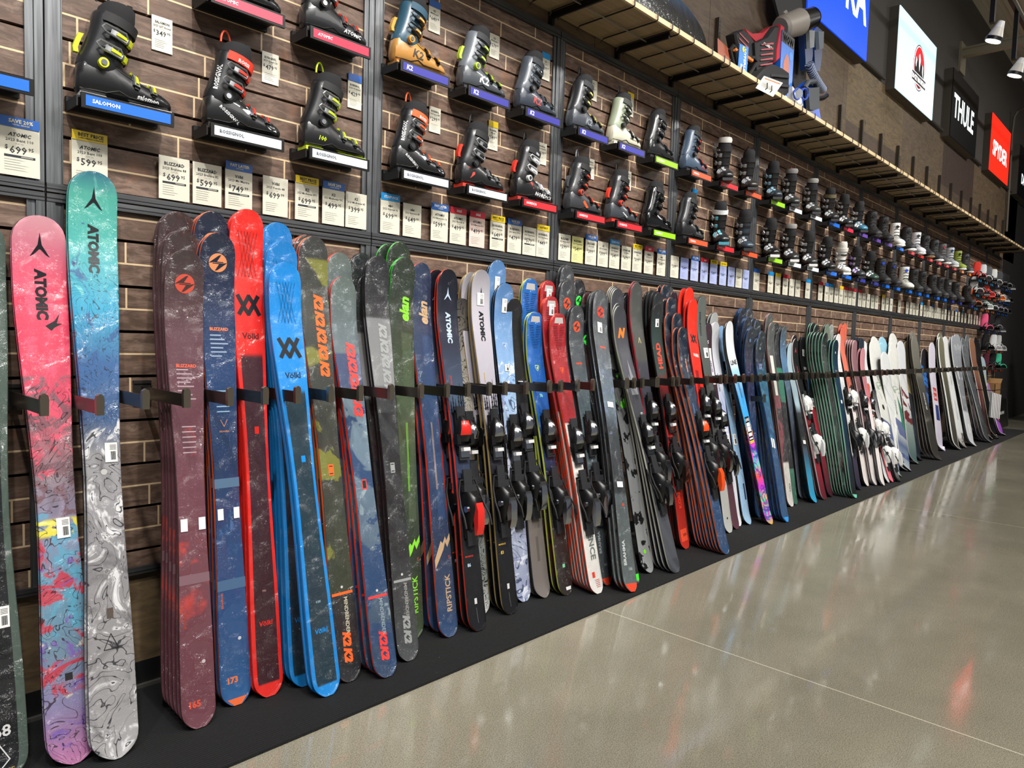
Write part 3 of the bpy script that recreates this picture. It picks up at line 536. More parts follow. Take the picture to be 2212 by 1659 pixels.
# rossignol light blue
stack('snowy light blue mountain ski with pale shield', topmat('snow blue', [(0, '9aa2c0'), (.3, 'b0b8d0'), (.42, 'c8ccdc'), (.6, 'a8c6e8'), (.75, '8ab0dc'), (.9, '5f8cc0'), (1, '4f7cb0')], [('blot', 'e6ecf6', 9, .52, .6, 0, .75, .9, 1.6), ('lines', '2c3c60', 5, 5, .07, .0, .72, .9, 2), ('fine', 'f4f8ff', 70, .72, .76, .6, 1, .9, .3), ('blot', '5a64a0', 9, .56, .6, .1, .7, .6, 1)], film=.3), DKS, dm(.128), 4, [(0, 1093, 612), (1, 1088, 616), (2, 1077, 562), (3, 1072, 566)], (1133, 1304), (1116, 1292), decon=4,
      deco=[('shield', .80, .020, 'b8c8dc', '5f8cc0')], binds=(0,), bt=(.50, .34), stick=[((0, 2), (.93, .0, .035, .07)), ((0,), (.73, 0, .03, .035))])
stack('black ski with plain taupe grey tail', topmat('taupe', [(0, '77706c'), (.30, '6c6460'), (.36, '4f4a47'), (.37, '1c1c1e'), (1, '222224')], film=.1), DKS, dm(.13, **TWIN), 2, [(0, 1112, 645), (1, 1106, 648)], (1178, 1296), (1160, 1290), y0=-.08, binds=(0,), bt=(.56, .38), stick=[((0,), (.70, .01, .035, .06))], deco=[('rect', .12, .2, -.15, .15, '5c5652')])
# experience blue and red
chev = [('stroke', [(-.046+.0022*k, .952-.006*k), (-.012+.0012*k, .952-.006*k)], '0a2a50' , .0022) for k in range(14)]+[('stroke', [(.046-.0022*k, .952-.006*k), (.012-.0012*k, .952-.006*k)], '0a2a50', .0022) for k in range(14)]
chr_ = [tuple(list(c[:2])+['4a0c10']+list(c[3:])) for c in chev]
stack('deep blue ski with lime shield and lime sidewalls', topmat('exp blue', [(0, '2c2623'), (.36, '2c2623'), (.37, '1a1a1c'), (.58, '17386b'), (.60, '1458a8'), (1, '1a66b8')], film=.3), M('c8d45a', .4), dm(.122, blunt=.6), 4, [(0, 1157, 674), (1, 1152, 676), (2, 1147, 602), (3, 1143, 605)], (1231, 1291), (1192, 1276), decon=4,
      deco=[('shield', .80, .018, 'c8e04a', '1458a8'), ('txt', '76', .70, .016, '8fe0c0', 0), ('rect', .093, .105, -.1, .25, '7fd0a0'), ('rect', .015, .026, -.1, .7, 'e8e8e8'), ('rect', .965, .985, -.6, .6, 'b8b4b0')]+chev, binds=(0,), bt=(.56, .34), y0=-.05)
stack('dark red ski with white lettered tail and vermilion sidewalls', topmat('exp red', [(0, 'e8e4de'), (.60, 'e8e4de'), (.605, '9c1c24'), (1, 'a8222a')], [('lines', '8a2a2c', 5, 12, .05, .40, .60, .35, .5)], film=.3), M('f0482c', .35, 0, .3), dm(.122, blunt=.6), 7, [(0, 1207, 677), (1, 1205, 680), (2, 1191, 640), (3, 1188, 642), (4, 1185, 644), (5, 1186, 607), (6, 1181, 610)], (1289, 1285), (1246, 1266), decon=7,
      deco=[('shield', .795, .018, 'f0602c', 'a8222a'), ('txt', 'EXPERIENCE', .22, .038, '6f7a76', -1, .010, .03, 0, .36), ('rect', .055, .075, -.4, .0, 'e8402c'), ('rect', .965, .985, -.6, .6, 'b8b4b0'), ('rect', .495, .52, -.2, .2, '9a7a6c')]+[('rect', .02+.006*k, .0225+.006*k, -.1, .55, 'b86a60') for k in range(5)]+chr_, binds=(0,), bt=(.53, .33), y0=-.05, stick=[((2, 5), (.955, .0, .04, .055))])
bgm = topmat('bliz grey', [(0, '4b5254'), (.3, '394044'), (.55, '4f6068'), (.8, '4b5257'), (1, '3b3d40')], [('fine', 'b8c8cc', 30, .58, .8, .45, .68, .6, .6)], film=.4)
stack('slate grey ski with orange lightning disc', bgm, DKS, dm(.125), 6, [(0, 1248, 660), (1, 1241, 660), (2, 1226, 606), (3, 1221, 605), (4, 1227, 573), (5, 1220, 573)], (1322, 1271), (1297, 1255), decon=6,
      deco=[('blz', .925, .029, 'f0502c', '33363a'), ('txt', 'BLIZZARD', .79, .009, 'e8502f', 0, 0, .05, 0, .05), ('rect', .0, .025, -.9, .9, 'e8482c'), ('txt', 'BRAHMA', .15, .02, '9aa0a0', 1, -.02), ('txt', '160', .07, .014, '8f9696', 0, .01)], y0=-.05, binds=(0,), bt=(.53, .33))
stack('black ski with neon green lightning disc', topmat('bliz black', [(0, '1c1e20'), (1, '1c1d20')], film=.6), DKS, dm(.122), 3, [(0, 1266, 692), (1, 1263, 659), (2, 1252, 604)], (1383, 1271), (1335, 1258), decon=3, deco=[('blz', .925, .029, '3fe04a', '1c1d20'), ('rect', .012, .035, -.9, .9, '3fe02c')], y0=-.10, y1=-.18)
stack('tall film-wrapped grey ski with red numeral', topmat('bliz wrap', [(0, '5a6464'), (.3, '4c5658'), (.31, '2c3034'), (.52, '3a4044'), (.6, '6a7a86'), (.8, '4f555a'), (1, '4a4d50')], [('fine', '9aa8e0', 8, .55, .75, .5, .8, .5, .6)], film=1.0), DKS, dm(.130), 3, [(0, 1300, 628), (1, 1291, 629), (2, 1286, 632)], (1357, 1281), (1337, 1276), decon=3,
      deco=[('blz', .925, .030, 'f0402c', '3b3d40'), ('txt', 'BLIZZARD', .80, .009, 'e8502f', 0, 0, .05, 0, .05), ('rect', .0, .025, -.9, .9, 'f0482c'), ('txt', 'BRAHMA', .12, .022, 'c8cccc', 1, -.025, .03), ('txt', '166', .07, .016, 'a8b0b0', 0, .015), ('txt', '82', .27, .012, 'e8402c', 0, .01, .05)], y0=-.13, y1=-.20, stick=[((0,), (.60, 0, .05, .03, True)), ((0,), (.335, 0, .05, .03, True)), ((0,), (.87, -.01, .04, .06))])
stack('dark wine-red ski half hidden behind the tall wrapped grey one', topmat('wine', [(0, '26161a'), (1, '3a1518')], film=.6), DKS, dm(.115), 2, [(0, 1272, 631), (1, 1268, 633)], (1350, 1262), (1346, 1260), y0=-.05)
stack('grey spotted ski with green emblem on its tail', topmat('spot', [(0, '8f9292'), (1, '232427')], [('blot', '141416', 14, .55, .58, 0, .9, 1, .2), ('blot', '6fe83a', 10, .56, .6, .6, .8, 1, .3)], film=.1), DKS, dm(.13, **TWIN), 1, [(0, 1316, 655)], (1405, 1242), None, y0=-.12, deco=[('disc', .075, .012, '7fe82a')])
stack('dark grey ski with orange N and pale peaks', topmat('enforcer', [(0, '3f4248'), (.3, '2e3035'), (.6, '3a3c42'), (.72, '4a4c54'), (1, '3c3d42')], [('diag', '55585f', 1, .1, .101, .05, .25, .5, .8), ('stripe', '4e5158', 9, .5, .52, .0, .3, .7, 1.3)], film=.2), M('c9c8bc', .4), dm(.125), 6, [(0, 1339, 661), (1, 1337, 655), (2, 1335, 624), (3, 1332, 622), (4, 1329, 620), (5, 1326, 619)], (1462, 1241), (1405, 1222), decon=2,
      deco=[('txt', 'N', .90, .05, 'f07a2c', 0, 0, .08, .4), ('tri', .275, .02, 'e8702c'), ('poly', [(-.03, .66), (-.02, .74), (-.008, .715), (.006, .80), (.02, .74), (.03, .72), (.036, .66)], '85868c'), ('txt', 'ENFORCER', .55, .018, 'c8ccc8', -1, .02)], binds=(0, 1), bt=(.50, .33))
stack('tall plain grey-olive ski with small yellow arrow', topmat('mpro', [(0, '2b2c30'), (.55, '3a3c46'), (.7, '3d3e46'), (.72, '4a4c48'), (1, '4b4d4b')], film=.1), M('c0404c', .4), dm(.126), 2, [(0, 1377, 612), (1, 1374, 608)], (1446, 1216), (1436, 1212), decon=2, deco=[('stroke', [(-.012, .78), (0, .80), (.012, .78)], 'e0d08a', .004)], y0=-.10, binds=(0,), bt=(.52, .35))
stack('short black ski packed behind the tall grey-olive one', topmat('mpro short', [(0, '222326'), (1, '2b2c30')], film=.3), DKS, dm(.115), 3, [(0, 1358, 636), (2, 1351, 634)], (1425, 1220), (1415, 1216), y0=-.05)
stack('black and red ski with vertical coral lettering', topmat('dash', [(0, 'd03a2c'), (.25, '8f1c1c'), (.35, '2a1a1c'), (.6, '1d1e22'), (.68, '7a2020'), (.72, '3a4a48'), (.9, '2c3c3a'), (1, '2b2c2e')], [('blot', 'c8302c', 4, .55, .65, .3, .7, .7, 1)], film=.2), M('30282a', .4), dm(.120), 6, [(0, 1421, 657), (1, 1419, 659), (2, 1424, 632), (3, 1417, 629), (4, 1409, 627), (5, 1402, 630)], (1483, 1189), (1463, 1181), decon=6,
      deco=[('txt', 'HEAD', .79, .044, 'f0503c', 1, 0, .04, 0, .32), ('txt', 'KORE', .20, .030, 'e8482c', 1, 0, .03), ('rect', .03, .08, -.7, .7, 'ff5a3c'), ('txt', 'X91', .055, .018, '2a1414', 0, .01)], binds=(0,), bt=(.55, .36), stick=[((0,), (.925, .0, .04, .05))])
stack('dark navy ski with thin coral script and coral sidewalls', topmat('wingman', [(0, '2f5078'), (.05, '27456c'), (.35, '2a4a74'), (.5, '1d3350'), (1, '17222f')], [('diag', '355a86', 1, .3, .302, .2, .5, .5, .9)], film=.25), M('c8643f', .4), dm(.122, blunt=.3), 8, [(0, 1476, 707), (1, 1464, 708), (2, 1464, 677), (3, 1447, 676), (4, 1451, 643), (5, 1440, 646), (6, 1439, 616), (7, 1429, 617)], (1570, 1201), (1517, 1186), decon=8,
      deco=[('txt', 'supreme', .83, .018, 'e08a6a', -1, .012), ('txt', 'NAVIGATOR', .62, .012, '6f90b8', -1, -.02), ('stroke', [(-.04, .72), (.03, .60)], '4a6a94', .002)], binds=(0,), bt=(.53, .36), bkind='orange')
stack('small black-violet ski tip behind the navy stack', topmat('violet', [(0, '17161c'), (1, '1e1a24')], film=.5), M('8f4a40', .4), dm(.11), 1, [(0, 1457, 631)], (1500, 1180), None, y0=-.05)
stack('bright red woven-pattern ski with black V emblem', topmat('deacon', [(0, '7a1418'), (.5, 'd0281e'), (.55, 'ee2e1c'), (1, 'ee3422')], [('stripe', 'b01a14', 190, .4, .6, .4, 1, .45, .2), ('fine', 'ff6a50', 60, .6, .7, .4, 1, .35, .2)], film=.1), M('9a1c1c', .4), dm(.122), 4, [(0, 1499, 647), (1, 1491, 651), (2, 1491, 622), (3, 1479, 624)], (1556, 1183), (1530, 1172), decon=4,
      deco=[('volkl', .835, .030, '1a1a1c'), ('txt', 'Völkl', .765, .022, 'f4f0ea', 0, 0, .02), ('rect', .58, .70, -.6, .1, '8f1c1c')], y0=-.05, binds=(0,), bt=(.55, .37))
stack('tall plain sage-grey ski with price sticker', topmat('disrupt', [(0, 'b8b9b4'), (.22, 'a8aaa6'), (.24, '3a3a3c'), (.5, '4a4c4a'), (1, '5f6662')], [('fine', '3c3c3c', 40, .6, .7, .85, .93, .6, .2)], film=.1), DKS, dm(.125), 2, [(0, 1518, 640), (1, 1514, 641)], (1577, 1154), (1570, 1151), decon=2, deco=[('txt', 'DISRUPTION', .885, .020, '2c2e30', -1, -.02, .03, 0, .22), ('disc', .06, .008, '222222')], y0=-.13, y1=-.15, binds=(0,), bt=(.52, .34), stick=[((0,), (.76, .01, .06, .07))])
stack('plum ski with white framed vertical lettering', topmat('secret', [(0, '5c3a44'), (.6, '3c2a32'), (1, '42323a')], film=.1), DKS, dm(.118), 1, [(0, 1531, 698)], (1592, 1146), None, deco=[('rect', .70, .88, .0, .7, 'dcd8dc'), ('txt', 'SECRET', .79, .018, '6a4a8c', 1, .018, .03, 0, .2), ('txt', 'S', .91, .022, 'e8e8e8', 0, .0, .04)], y0=-.11, binds=(0,), bt=(.52, .35))
stack('short silver ski behind the plum one', topmat('silver short', [(0, '9a9c9a'), (1, 'a8aaa8')], film=.1), DKS, dm(.12), 2, [(0, 1545, 675), (1, 1538, 677)], (1585, 1135), (1580, 1133), y0=-.05)
stack('frosted white ski with pale violet sheen', topmat('qst white', [(0, 'e4e4e6'), (.4, 'd0d2e4'), (.55, 'b8c4f0'), (.7, 'd8dce8'), (1, 'c0c2c4')], [('lines', '9aa0b4', 4, 9, .05, .15, .5, .5, 1)], film=.2), M('c8c8cc', .4), dm(.125, **TWIN), 2, [(0, 1547, 696), (1, 1543, 698)], (1598, 1140), (1594, 1138), y0=-.09, deco=[('txt', 'RECKONER', .70, .018, '8a8e9c', -1, -.01, .02, 0, .22)], stick=[((0,), (.42, 0, .05, .08))])
stack('pale sky blue ski with black framed lettering', topmat('sky', [(0, '9fc0dc'), (.5, '9ac0e4'), (1, '8ab0d8')], [('lines', '6a90b8', 3, 7, .05, 0, 1, .5, 1)], film=.1), DKS, dm(.120, **TWIN), 1, [(0, 1559, 704)], (1612, 1135), None, y0=-.08, deco=[('rect', .66, .82, .1, .75, '17171c'), ('txt', 'SALOMON', .74, .014, 'f0f0f0', 1, .024, .03, 0, .16), ('disc', .40, .006, '17171c'), ('rect', .12, .2, .3, .7, '2b3a5c')], stick=[((0,), (.42, -.01, .05, .08))])
stack('white to sky blue ski with rainbow swirled tail', topmat('pandora', [(0, 'e0b040'), (.06, '5a5ae0'), (.12, 'e8e048'), (.18, 'd03ae0'), (.24, 'ff5a4a'), (.30, '50d8d0'), (.36, '3a4ad8'), (.41, 'f048b0'), (.45, 'ffb03a'), (.50, '3aa8e8'), (.62, '4aa8ec'), (.76, 'a8d4f0'), (.80, 'e8eaee'), (1, 'dcdee0')], [('blot', 'e848c8', 5, .54, .56, .02, .47, .9, 2.2), ('blot', '48e0b0', 6, .6, .62, .02, .47, .9, 2.2), ('lines', '2a2aa0', 4, 3, .16, .02, .47, .7, 2.4)], film=.1), DKS, dm(.122, **TWIN), 2, [(0, 1576, 694), (1, 1572, 696)], (1667, 1136), (1658, 1132), decon=2,
      deco=[('txt', 'LINE', .80, .032, '111111', 0, .0, .03), ('txt', 'PANDORA', .66, .016, '2c5a84', -1, 0, .02, 0, .3), ('rect', .405, .53, -.75, .75, '202024'), ('txt', 'LINE', .515, .02, 'f0f0f0', 0), ('rect', .418, .50, -.6, .6, 'f0f0ee'), ('rect', .40, .412, -.75, .75, 'f0d83a')], y0=-.16, y1=-.19)
dbl = topmat('deep blue', [(0, '25507f'), (.45, '23406c'), (.7, '2a2c52'), (.85, '2c2a40'), (1, '26303c')], [('fine', '3f8ac0', 14, .55, .75, .5, .78, .7, .8)], film=.8)
stack('dark blue film-wrapped ski in the deep stack behind the rainbow one', dbl, M('1d3c66', .4), dm(.125), 9, [(0, 1625, 706), (1, 1621, 707), (2, 1617, 685), (4, 1611, 686), (5, 1607, 665), (8, 1600, 667)], (1652, 1122), (1615, 1110), y0=-.04, decon=1, deco=[('disc', .93, .014, '6a80a0')])
stack('blue wrapped ski with teal glints right of the rainbow one', topmat('deep blue 2', [(0, '3a6a9c'), (.04, '2c5580'), (.5, '274c78'), (.75, '2f6a88'), (.85, '2a3040'), (1, '2c3438')], [('fine', '4aa0b8', 12, .5, .7, .4, .85, .8, .8)], film=1.0), M('1d3c66', .4), dm(.125), 8, [(0, 1643, 729), (1, 1637, 731), (2, 1648, 716), (3, 1634, 710), (4, 1638, 692), (5, 1630, 689), (6, 1621, 668), (7, 1617, 670)], (1700, 1131), (1662, 1121), y0=-.04, decon=1, deco=[('disc', .94, .010, '8aa0a8'), ('rect', 0, .025, -.8, .8, '3a9ae8'), ('volkl', .84, .025, '7a86b0')], stick=[((0,), (.42, -.03, .02, .07, True)), ((0,), (.415, .0, .02, .07, True))])
stack('grey ski with white panel and pink camouflage', topmat('white panel', [(0, 'e0dcd4'), (.23, 'd8d4cc'), (.24, '3a3638'), (.5, '3f3a3c'), (.56, '50504e'), (1, '5a5e5c')], [('blot', '8f4a54', 4, .52, .56, .24, .6, .9, 1)], film=.8), M('a07a78', .4), dm(.124), 3, [(0, 1669, 697), (1, 1664, 677), (2, 1660, 680)], (1714, 1098), (1704, 1094), decon=3, deco=[('rect', .60, .82, -.7, .25, 'dedad2'), ('txt', 'K2K2', .10, .02, '6a4a4a', -1, .02)], y0=-.05)
stack('charcoal ski with teal green block', topmat('teal block', [(0, '3f6a5a'), (.20, '4a7a68'), (.21, '2a2c2e'), (.58, '303234'), (.585, '3a7a66'), (.78, '3f8a72'), (.785, '303234'), (1, '3a3c3e')], [('stripe', '26282a', 22, .5, .6, .2, .58, .8, .4)], film=.9), DKS, dm(.122), 4, [(0, 1684, 714), (1, 1681, 716), (2, 1678, 697), (3, 1674, 699)], (1726, 1094), (1716, 1088), decon=4, y0=-.05)
stack('slate ski with icy iridescent streaks', topmat('iris', [(0, 'a8b8c8'), (.3, '3a3a4c'), (.6, '5a6a7c'), (.8, '5f88b0'), (1, '4a5258')], [('fine', 'a8c8e8', 8, .55, .7, .6, .9, .8, 1)], film=.9), DKS, dm(.12), 3, [(0, 1695, 705), (1, 1691, 706), (2, 1688, 704)], (1734, 1079), (1726, 1076), y0=-.08)
stack('pale ice blue ski with turquoise tail', topmat('ice', [(0, '2f9ac4'), (.16, '3a90b4'), (.3, '2c4a60'), (.36, '1b1d20'), (.55, '2a2e34'), (.6, '9ab4c0'), (1, 'a8bcc4')], film=.1), DKS, dm(.122, **TWIN), 3, [(0, 1709, 741), (1, 1705, 742), (2, 1701, 744)], (1755, 1088), (1744, 1082), decon=1, y0=-.05, stick=[((0,), (.37, 0, .05, .03, True))])
stack('black ski with pink tri-point emblem and white bindings', topmat('pink atom', [(0, '5a1c2c'), (.3, '9c1c30'), (.36, '5c1420'), (.5, '7a1a28'), (.62, '1f1a1e'), (1, '1b191c')], film=.1), M('d8c8c8', .4), dm(.118), 2, [(0, 1719, 732), (1, 1717, 724)], (1783, 1082), (1773, 1078), decon=2, deco=[('atom', .93, .03, 'f04a5a'), ('txt', 'ATOMIC', .80, .016, 'd8404c', -1)], binds=(0,), bt=(.58, .36), bkind='white', y0=-.09)
stack('black ski with white block lettering and red tail', topmat('line black', [(0, '3a1c28'), (.55, 'b02a3c'), (.6, '1b1a1e'), (1, '17171a')], film=.1), DKS, dm(.122), 2, [(0, 1736, 728), (1, 1731, 729)], (1796, 1076), (1790, 1074), decon=2, deco=[('txt', 'LINE', .80, .024, 'f0f0f0', 0), ('stroke', [(-.03, .66), (.01, .76), (.03, .70)], '5aa0e8', .006)], y0=-.05, stick=[((0,), (.90, 0, .05, .06)), ((0,), (.58, 0, .06, .08))])
GRS = M('7fae98', .4)
stack('black ski with mint sidewalls in the long dark row', topmat('black mint', [(0, '1a1c1e'), (1, '26282a')], film=.3), GRS, dm(.122), 9, [(0, 1784, 719), (1, 1777, 719), (2, 1770, 718), (3, 1763, 718), (4, 1757, 717), (5, 1752, 718), (6, 1766, 702), (7, 1758, 698), (8, 1753, 700)], (1838, 1077), (1790, 1068), decon=1, deco=[('disc', .92, .012, '6a7072')], y0=-.03, y1=-.30)
stack('dark teal ski with small ring and white mid sticker', topmat('dark teal', [(0, '7ad8b8'), (.02, '7ad8b8'), (.022, '1b1f24'), (.5, '17344a'), (.8, '1f3c50'), (1, '1a2a34')], film=.1), GRS, dm(.120), 4, [(0, 1807, 735), (1, 1800, 735), (2, 1792, 735), (3, 1786, 736)], (1848, 1079), (1832, 1074), decon=1, deco=[('disc', .92, .010, 'c8d0d4'), ('txt', 'ELAN', .80, .012, 'd0d0d0', 0)], y0=-.20, y1=-.30, stick=[((0,), (.60, 0, .03, .03, True))])
stack('grey-green ski tip behind the long dark row', topmat('sage', [(0, '6a7a6c'), (1, '7a8a78')], film=.5), DKS, dm(.122), 3, [(0, 1791, 722), (1, 1788, 700), (2, 1783, 701)], (1838, 1060), (1830, 1058), y0=-.05)
stack('pale grey ski tip behind the sage ones', topmat('pale', [(0, 'b8bab8'), (1, '9aa09c')], film=.5), DKS, dm(.12), 2, [(0, 1797, 702), (1, 1793, 704)], (1846, 1058), (1842, 1056), y0=-.05)
stack('white ski with faint grey script right of the dark teal row', topmat('white a', [(0, '2f2c40'), (.2, '3a344a'), (.22, 'dcdcdc'), (1, 'e0e0e0')], [('lines', '8a8a8a', 4, 6, .05, .2, .9, .5, 1)], film=.1), DKS, dm(.12), 2, [(0, 1812, 722), (1, 1806, 724)], (1858, 1061), (1852, 1058), y0=-.13, binds=(0,), bt=(.56, .33))
stack('coral red ski with white lower half', topmat('coral', [(0, 'e8e0dc'), (.55, 'e4dcd8'), (.62, 'e07a64'), (1, 'dc6a54')], film=.1), M('2a2426', .4), dm(.12), 3, [(0, 1821, 707), (1, 1817, 700), (2, 1826, 699)], (1874, 1053), (1866, 1050), decon=1, y0=-.05, binds=(0,), bt=(.54, .32), bkind='white')
stack('mauve brown ski bound in the rubber-banded row', topmat('mauve', [(0, 'ece6e2'), (.3, 'e6dedc'), (.31, '4a3238'), (.6, '6a4a50'), (1, '9a7278')], film=.1), M('c8b8b8', .4), dm(.118), 5, [(0, 1848, 736), (1, 1843, 735), (2, 1838, 735), (3, 1833, 735), (4, 1829, 734)], (1892, 1051), (1874, 1046), decon=1, y0=-.07, y1=-.20, binds=(0,), bt=(.56, .34))
stack('rose pink ski with white tail', topmat('rose', [(0, 'ece6e2'), (.56, 'e8dcdc'), (.6, 'c87a84'), (1, 'c88a92')], film=.1), DKS, dm(.112), 2, [(0, 1865, 753), (1, 1858, 754)], (1902, 1051), (1896, 1048), decon=1, deco=[('shield', .82, .013, '7a4a54', 'c88a92')], y0=-.18, y1=-.21)
stack('dark navy ski with price sticker near the rose ones', topmat('dnavy', [(0, '2c4a60'), (.3, '24384c'), (1, '2a3440')], film=.2), DKS, dm(.118), 4, [(0, 1863, 733), (1, 1859, 732), (2, 1853, 731), (3, 1848, 731)], (1913, 1048), (1902, 1044), decon=1, y0=-.03, y1=-.11, stick=[((0, 2), (.90, 0, .05, .06))], binds=(0,), bt=(.52, .30))
stack('white ski against the wall right of the navy ones', topmat('white b', [(0, 'd8dcdc'), (1, 'dcdedf')], film=.1), DKS, dm(.118), 1, [(0, 1869, 740)], (1918, 1046), None, y0=-.05)
stack('short junior ski with coral tip and pink tail', topmat('junior', [(0, 'f07a8c'), (.3, 'f08a94'), (.5, 'e8e0e0'), (.72, 'e87460'), (1, 'e06a58')], film=.1), M('b84a50', .4), dm(.10), 3, [(0, 1875, 829), (1, 1871, 833), (2, 1867, 836)], (1928, 1044), (1916, 1040), decon=1, y0=-.24, y1=-.27, binds=(0,), bt=(.55, .3), bkind='white')
stack('short black and white junior ski with white boots bindings', topmat('junior dark', [(0, '1f2226'), (.4, 'dcdcdc'), (1, '2b2e34')], film=.1), DKS, dm(.10), 2, [(0, 1889, 842), (1, 1885, 845)], (1941, 1043), (1934, 1041), decon=1, y0=-.26, y1=-.28, binds=(0,), bt=(.55, .3), bkind='white')
# snowboards
SB = dict(waist=.84, tail=1.0, curl=.045, tcurl=.05, th=.010, tiplen=.25, wide=.86, sym=True)
def board(lk, stops, tips, fb, bb=None, layers=(), W=.29, n=None, side='e0e0dc', y0=-.04, y1=None, deco=(), notch=0, film=.15, rimed=None):
    d = dict(SB); d['W'] = W; d['notch'] = notch
    stack(lk, topmat('board '+lk[:26], stops, layers, edge=(rimed, .8) if rimed else None, film=film), M(side, .4), d, n or len(tips), tips, fb, bb, deco, y0=y0, y1=y1, cat='snowboard')
board('white snowboard with green and grey print, first past the skis', [(0, 'b8c4c8'), (.2, '5a6a8c'), (.34, 'd8dad4'), (1, 'dcdcd6')], [(0, 1888, 741), (1, 1891, 731)], (1940, 1032), (1934, 1028), [('blot', '4a5a8c', 3, .52, .56, .1, .4, .9, 1), ('lines', '5a8a5c', 2, 4, .05, .5, .7, .6, 1)], side='2a2a2a', deco=[('disc', .50, .03, '2b2b2b'), ('txt', 'CAPITA', .75, .03, '6a706c', 1)])
board('light blue snowboard in the pale group', [(0, '24405c'), (.4, '8ac0d4'), (1, '9acadc')], [(0, 1910, 746), (1, 1909, 732)], (1948, 1024), (1944, 1020), side='d8e8f0')
board('short white snowboard in front of the light blue pair', [(0, 'e4e6e4'), (1, 'dcdfdf')], [(0, 1911, 761)], (1957, 1019), None, [('stripe', 'a8aaa8', 7, .8, .9, .2, .8, .35, 1)], y0=-.16)
board('white snowboard with green wedge graphic', [(0, 'e8eae8'), (1, 'e2e4e4')], [(0, 1929, 759), (1, 1931, 745), (2, 1931, 735), (3, 1932, 725)], (1968, 1021), (1952, 1015), [('stripe', 'a8aaa8', 9, .85, .95, .2, .9, .4, 1)], deco=[('poly', [(.02, .62), (.12, .52), (.13, .34), (.05, .38)], '3a7a64'), ('txt', 'CUSTOM', .5, .03, '55585a', -1, -.06)])
board('white snowboard with dark red floral print', [(0, '3a5a5c'), (.3, '8a9a94'), (.5, 'dcdcdc'), (1, 'dcdfe4')], [(0, 1947, 738)], (1979, 1004), None, [('blot', '6a2a30', 5, .5, .56, .3, .62, 1, 1.5)], y0=-.10)
board('butter yellow snowboard with navy lower half', [(0, '232c38'), (.57, '2a3238'), (.575, 'c8b88a'), (1, 'd4c49a')], [(0, 1960, 748), (1, 1960, 739)], (1997, 998), (1990, 994), side='3a3230', deco=[('txt', 'ARBOR', .25, .03, '556070', -1)])
board('tall smoky grey snowboard with white script', [(0, '3a3834'), (.5, '3f3e3a'), (.8, '6f6e64'), (1, '7c7a70')], [(0, 1975, 727), (1, 1973, 720), (2, 1972, 717), (3, 1968, 722)], (2034, 996), (2008, 992), [('blot', '8f8e84', 2.5, .5, .7, .3, 1, .6, .6)], side='8f8a80', deco=[('txt', 'BURTON', .47, .035, 'e4e4e0', 1, .0, .04, .2)])
board('short blue and black snowboard with pink tail', [(0, 'b04a7a'), (.4, 'c05a8a'), (.5, '2f6ac0'), (.8, '3a7ac8'), (.82, '1c1c20'), (1, '201c20')], [(0, 2000, 758)], (2014, 985), None, [('blot', '1c2240', 4, .5, .55, .2, .82, .9, 1)], y0=-.06)
board('lilac white snowboard with swallow tail and red block text', [(0, 'd4cede'), (1, 'd8d2e0')], [(0, 2014, 741)], (2041, 976), None, y0=-.10, notch=.05, deco=[('rect', .46, .58, -.6, .6, 'c83a3c'), ('txt', 'Bone', .545, .04, 'f0e0e0', 0), ('txt', 'Deck', .495, .04, 'f0e0e0', 0), ('rect', .28, .42, -.4, .7, '2c3a78')])
board('white-rimmed olive snowboard with rounded nose', [(0, '3a3832'), (.4, '45433a'), (1, '7c7a64')], [(0, 2033, 729), (1, 2029, 731), (2, 2031, 721)], (2076, 974), (2062, 968), side='e8e8e0', rimed='dcdcd4', y0=-.04)
board('white snowboard with burnt brown tail art', [(0, '7a6a58'), (.10, 'e0e2e2'), (1, 'e4e4e2')], [(0, 2043, 728), (1, 2039, 730)], (2091, 970), (2084, 967), [('blot', '5a4a3c', 6, .5, .56, 0, .14, .9, 1)], deco=[('txt', 'NITRO', .6, .03, '55585a', -1), ('rect', .25, .42, -.05, .05, '55585a')])
board('silver streaked snowboard with white stickers', [(0, 'd8dade'), (.3, 'd0d2d8'), (.32, '7c7e84'), (1, 'a0a4aa')], [(0, 2060, 726), (1, 2066, 724), (2, 2070, 725), (3, 2055, 729)], (2109, 966), (2096, 961), [('fine', 'd8dadc', 6, .5, .7, .3, 1, .7, 1.5), ('blot', '4a4a8c', 6, .6, .65, .4, .6, .8, 1)], deco=[('rect', .60, .72, -.2, .1, 'f0f0ee'), ('rect', .12, .2, -.2, .2, 'f4f4f2')])
board('slate grey snowboard with clear film', [(0, '4a5052'), (.5, '565c60'), (1, '7a8084')], [(0, 2083, 745), (1, 2081, 731), (2, 2075, 728), (3, 2092, 727)], (2143, 958), (2118, 953), [('fine', 'b8bcc0', 6, .55, .75, .5, 1, .7, 1.5)], side='c8ccd0', film=.6)
board('wood brown snowboard beside the slate ones', [(0, '3a2c2c'), (.5, '6a3438'), (.62, '8a5a48'), (1, '9a7058')], [(0, 2100, 733)], (2150, 952), None, y0=-.06)
board('slim black snowboard, last of the tall boards', [(0, '17181a'), (1, '1c1c1e')], [(0, 2110, 733)], (2156, 950), None, y0=-.05, side='b8a88a')
board('small pale blue junior snowboard', [(0, 'd8a0a0'), (.5, 'b8c8c4'), (1, 'a8bcc8')], [(0, 2124, 776)], (2156, 946), None, [('blot', 'd8c86a', 6, .52, .56, .4, .8, .7, 1)], W=.24, y0=-.10)
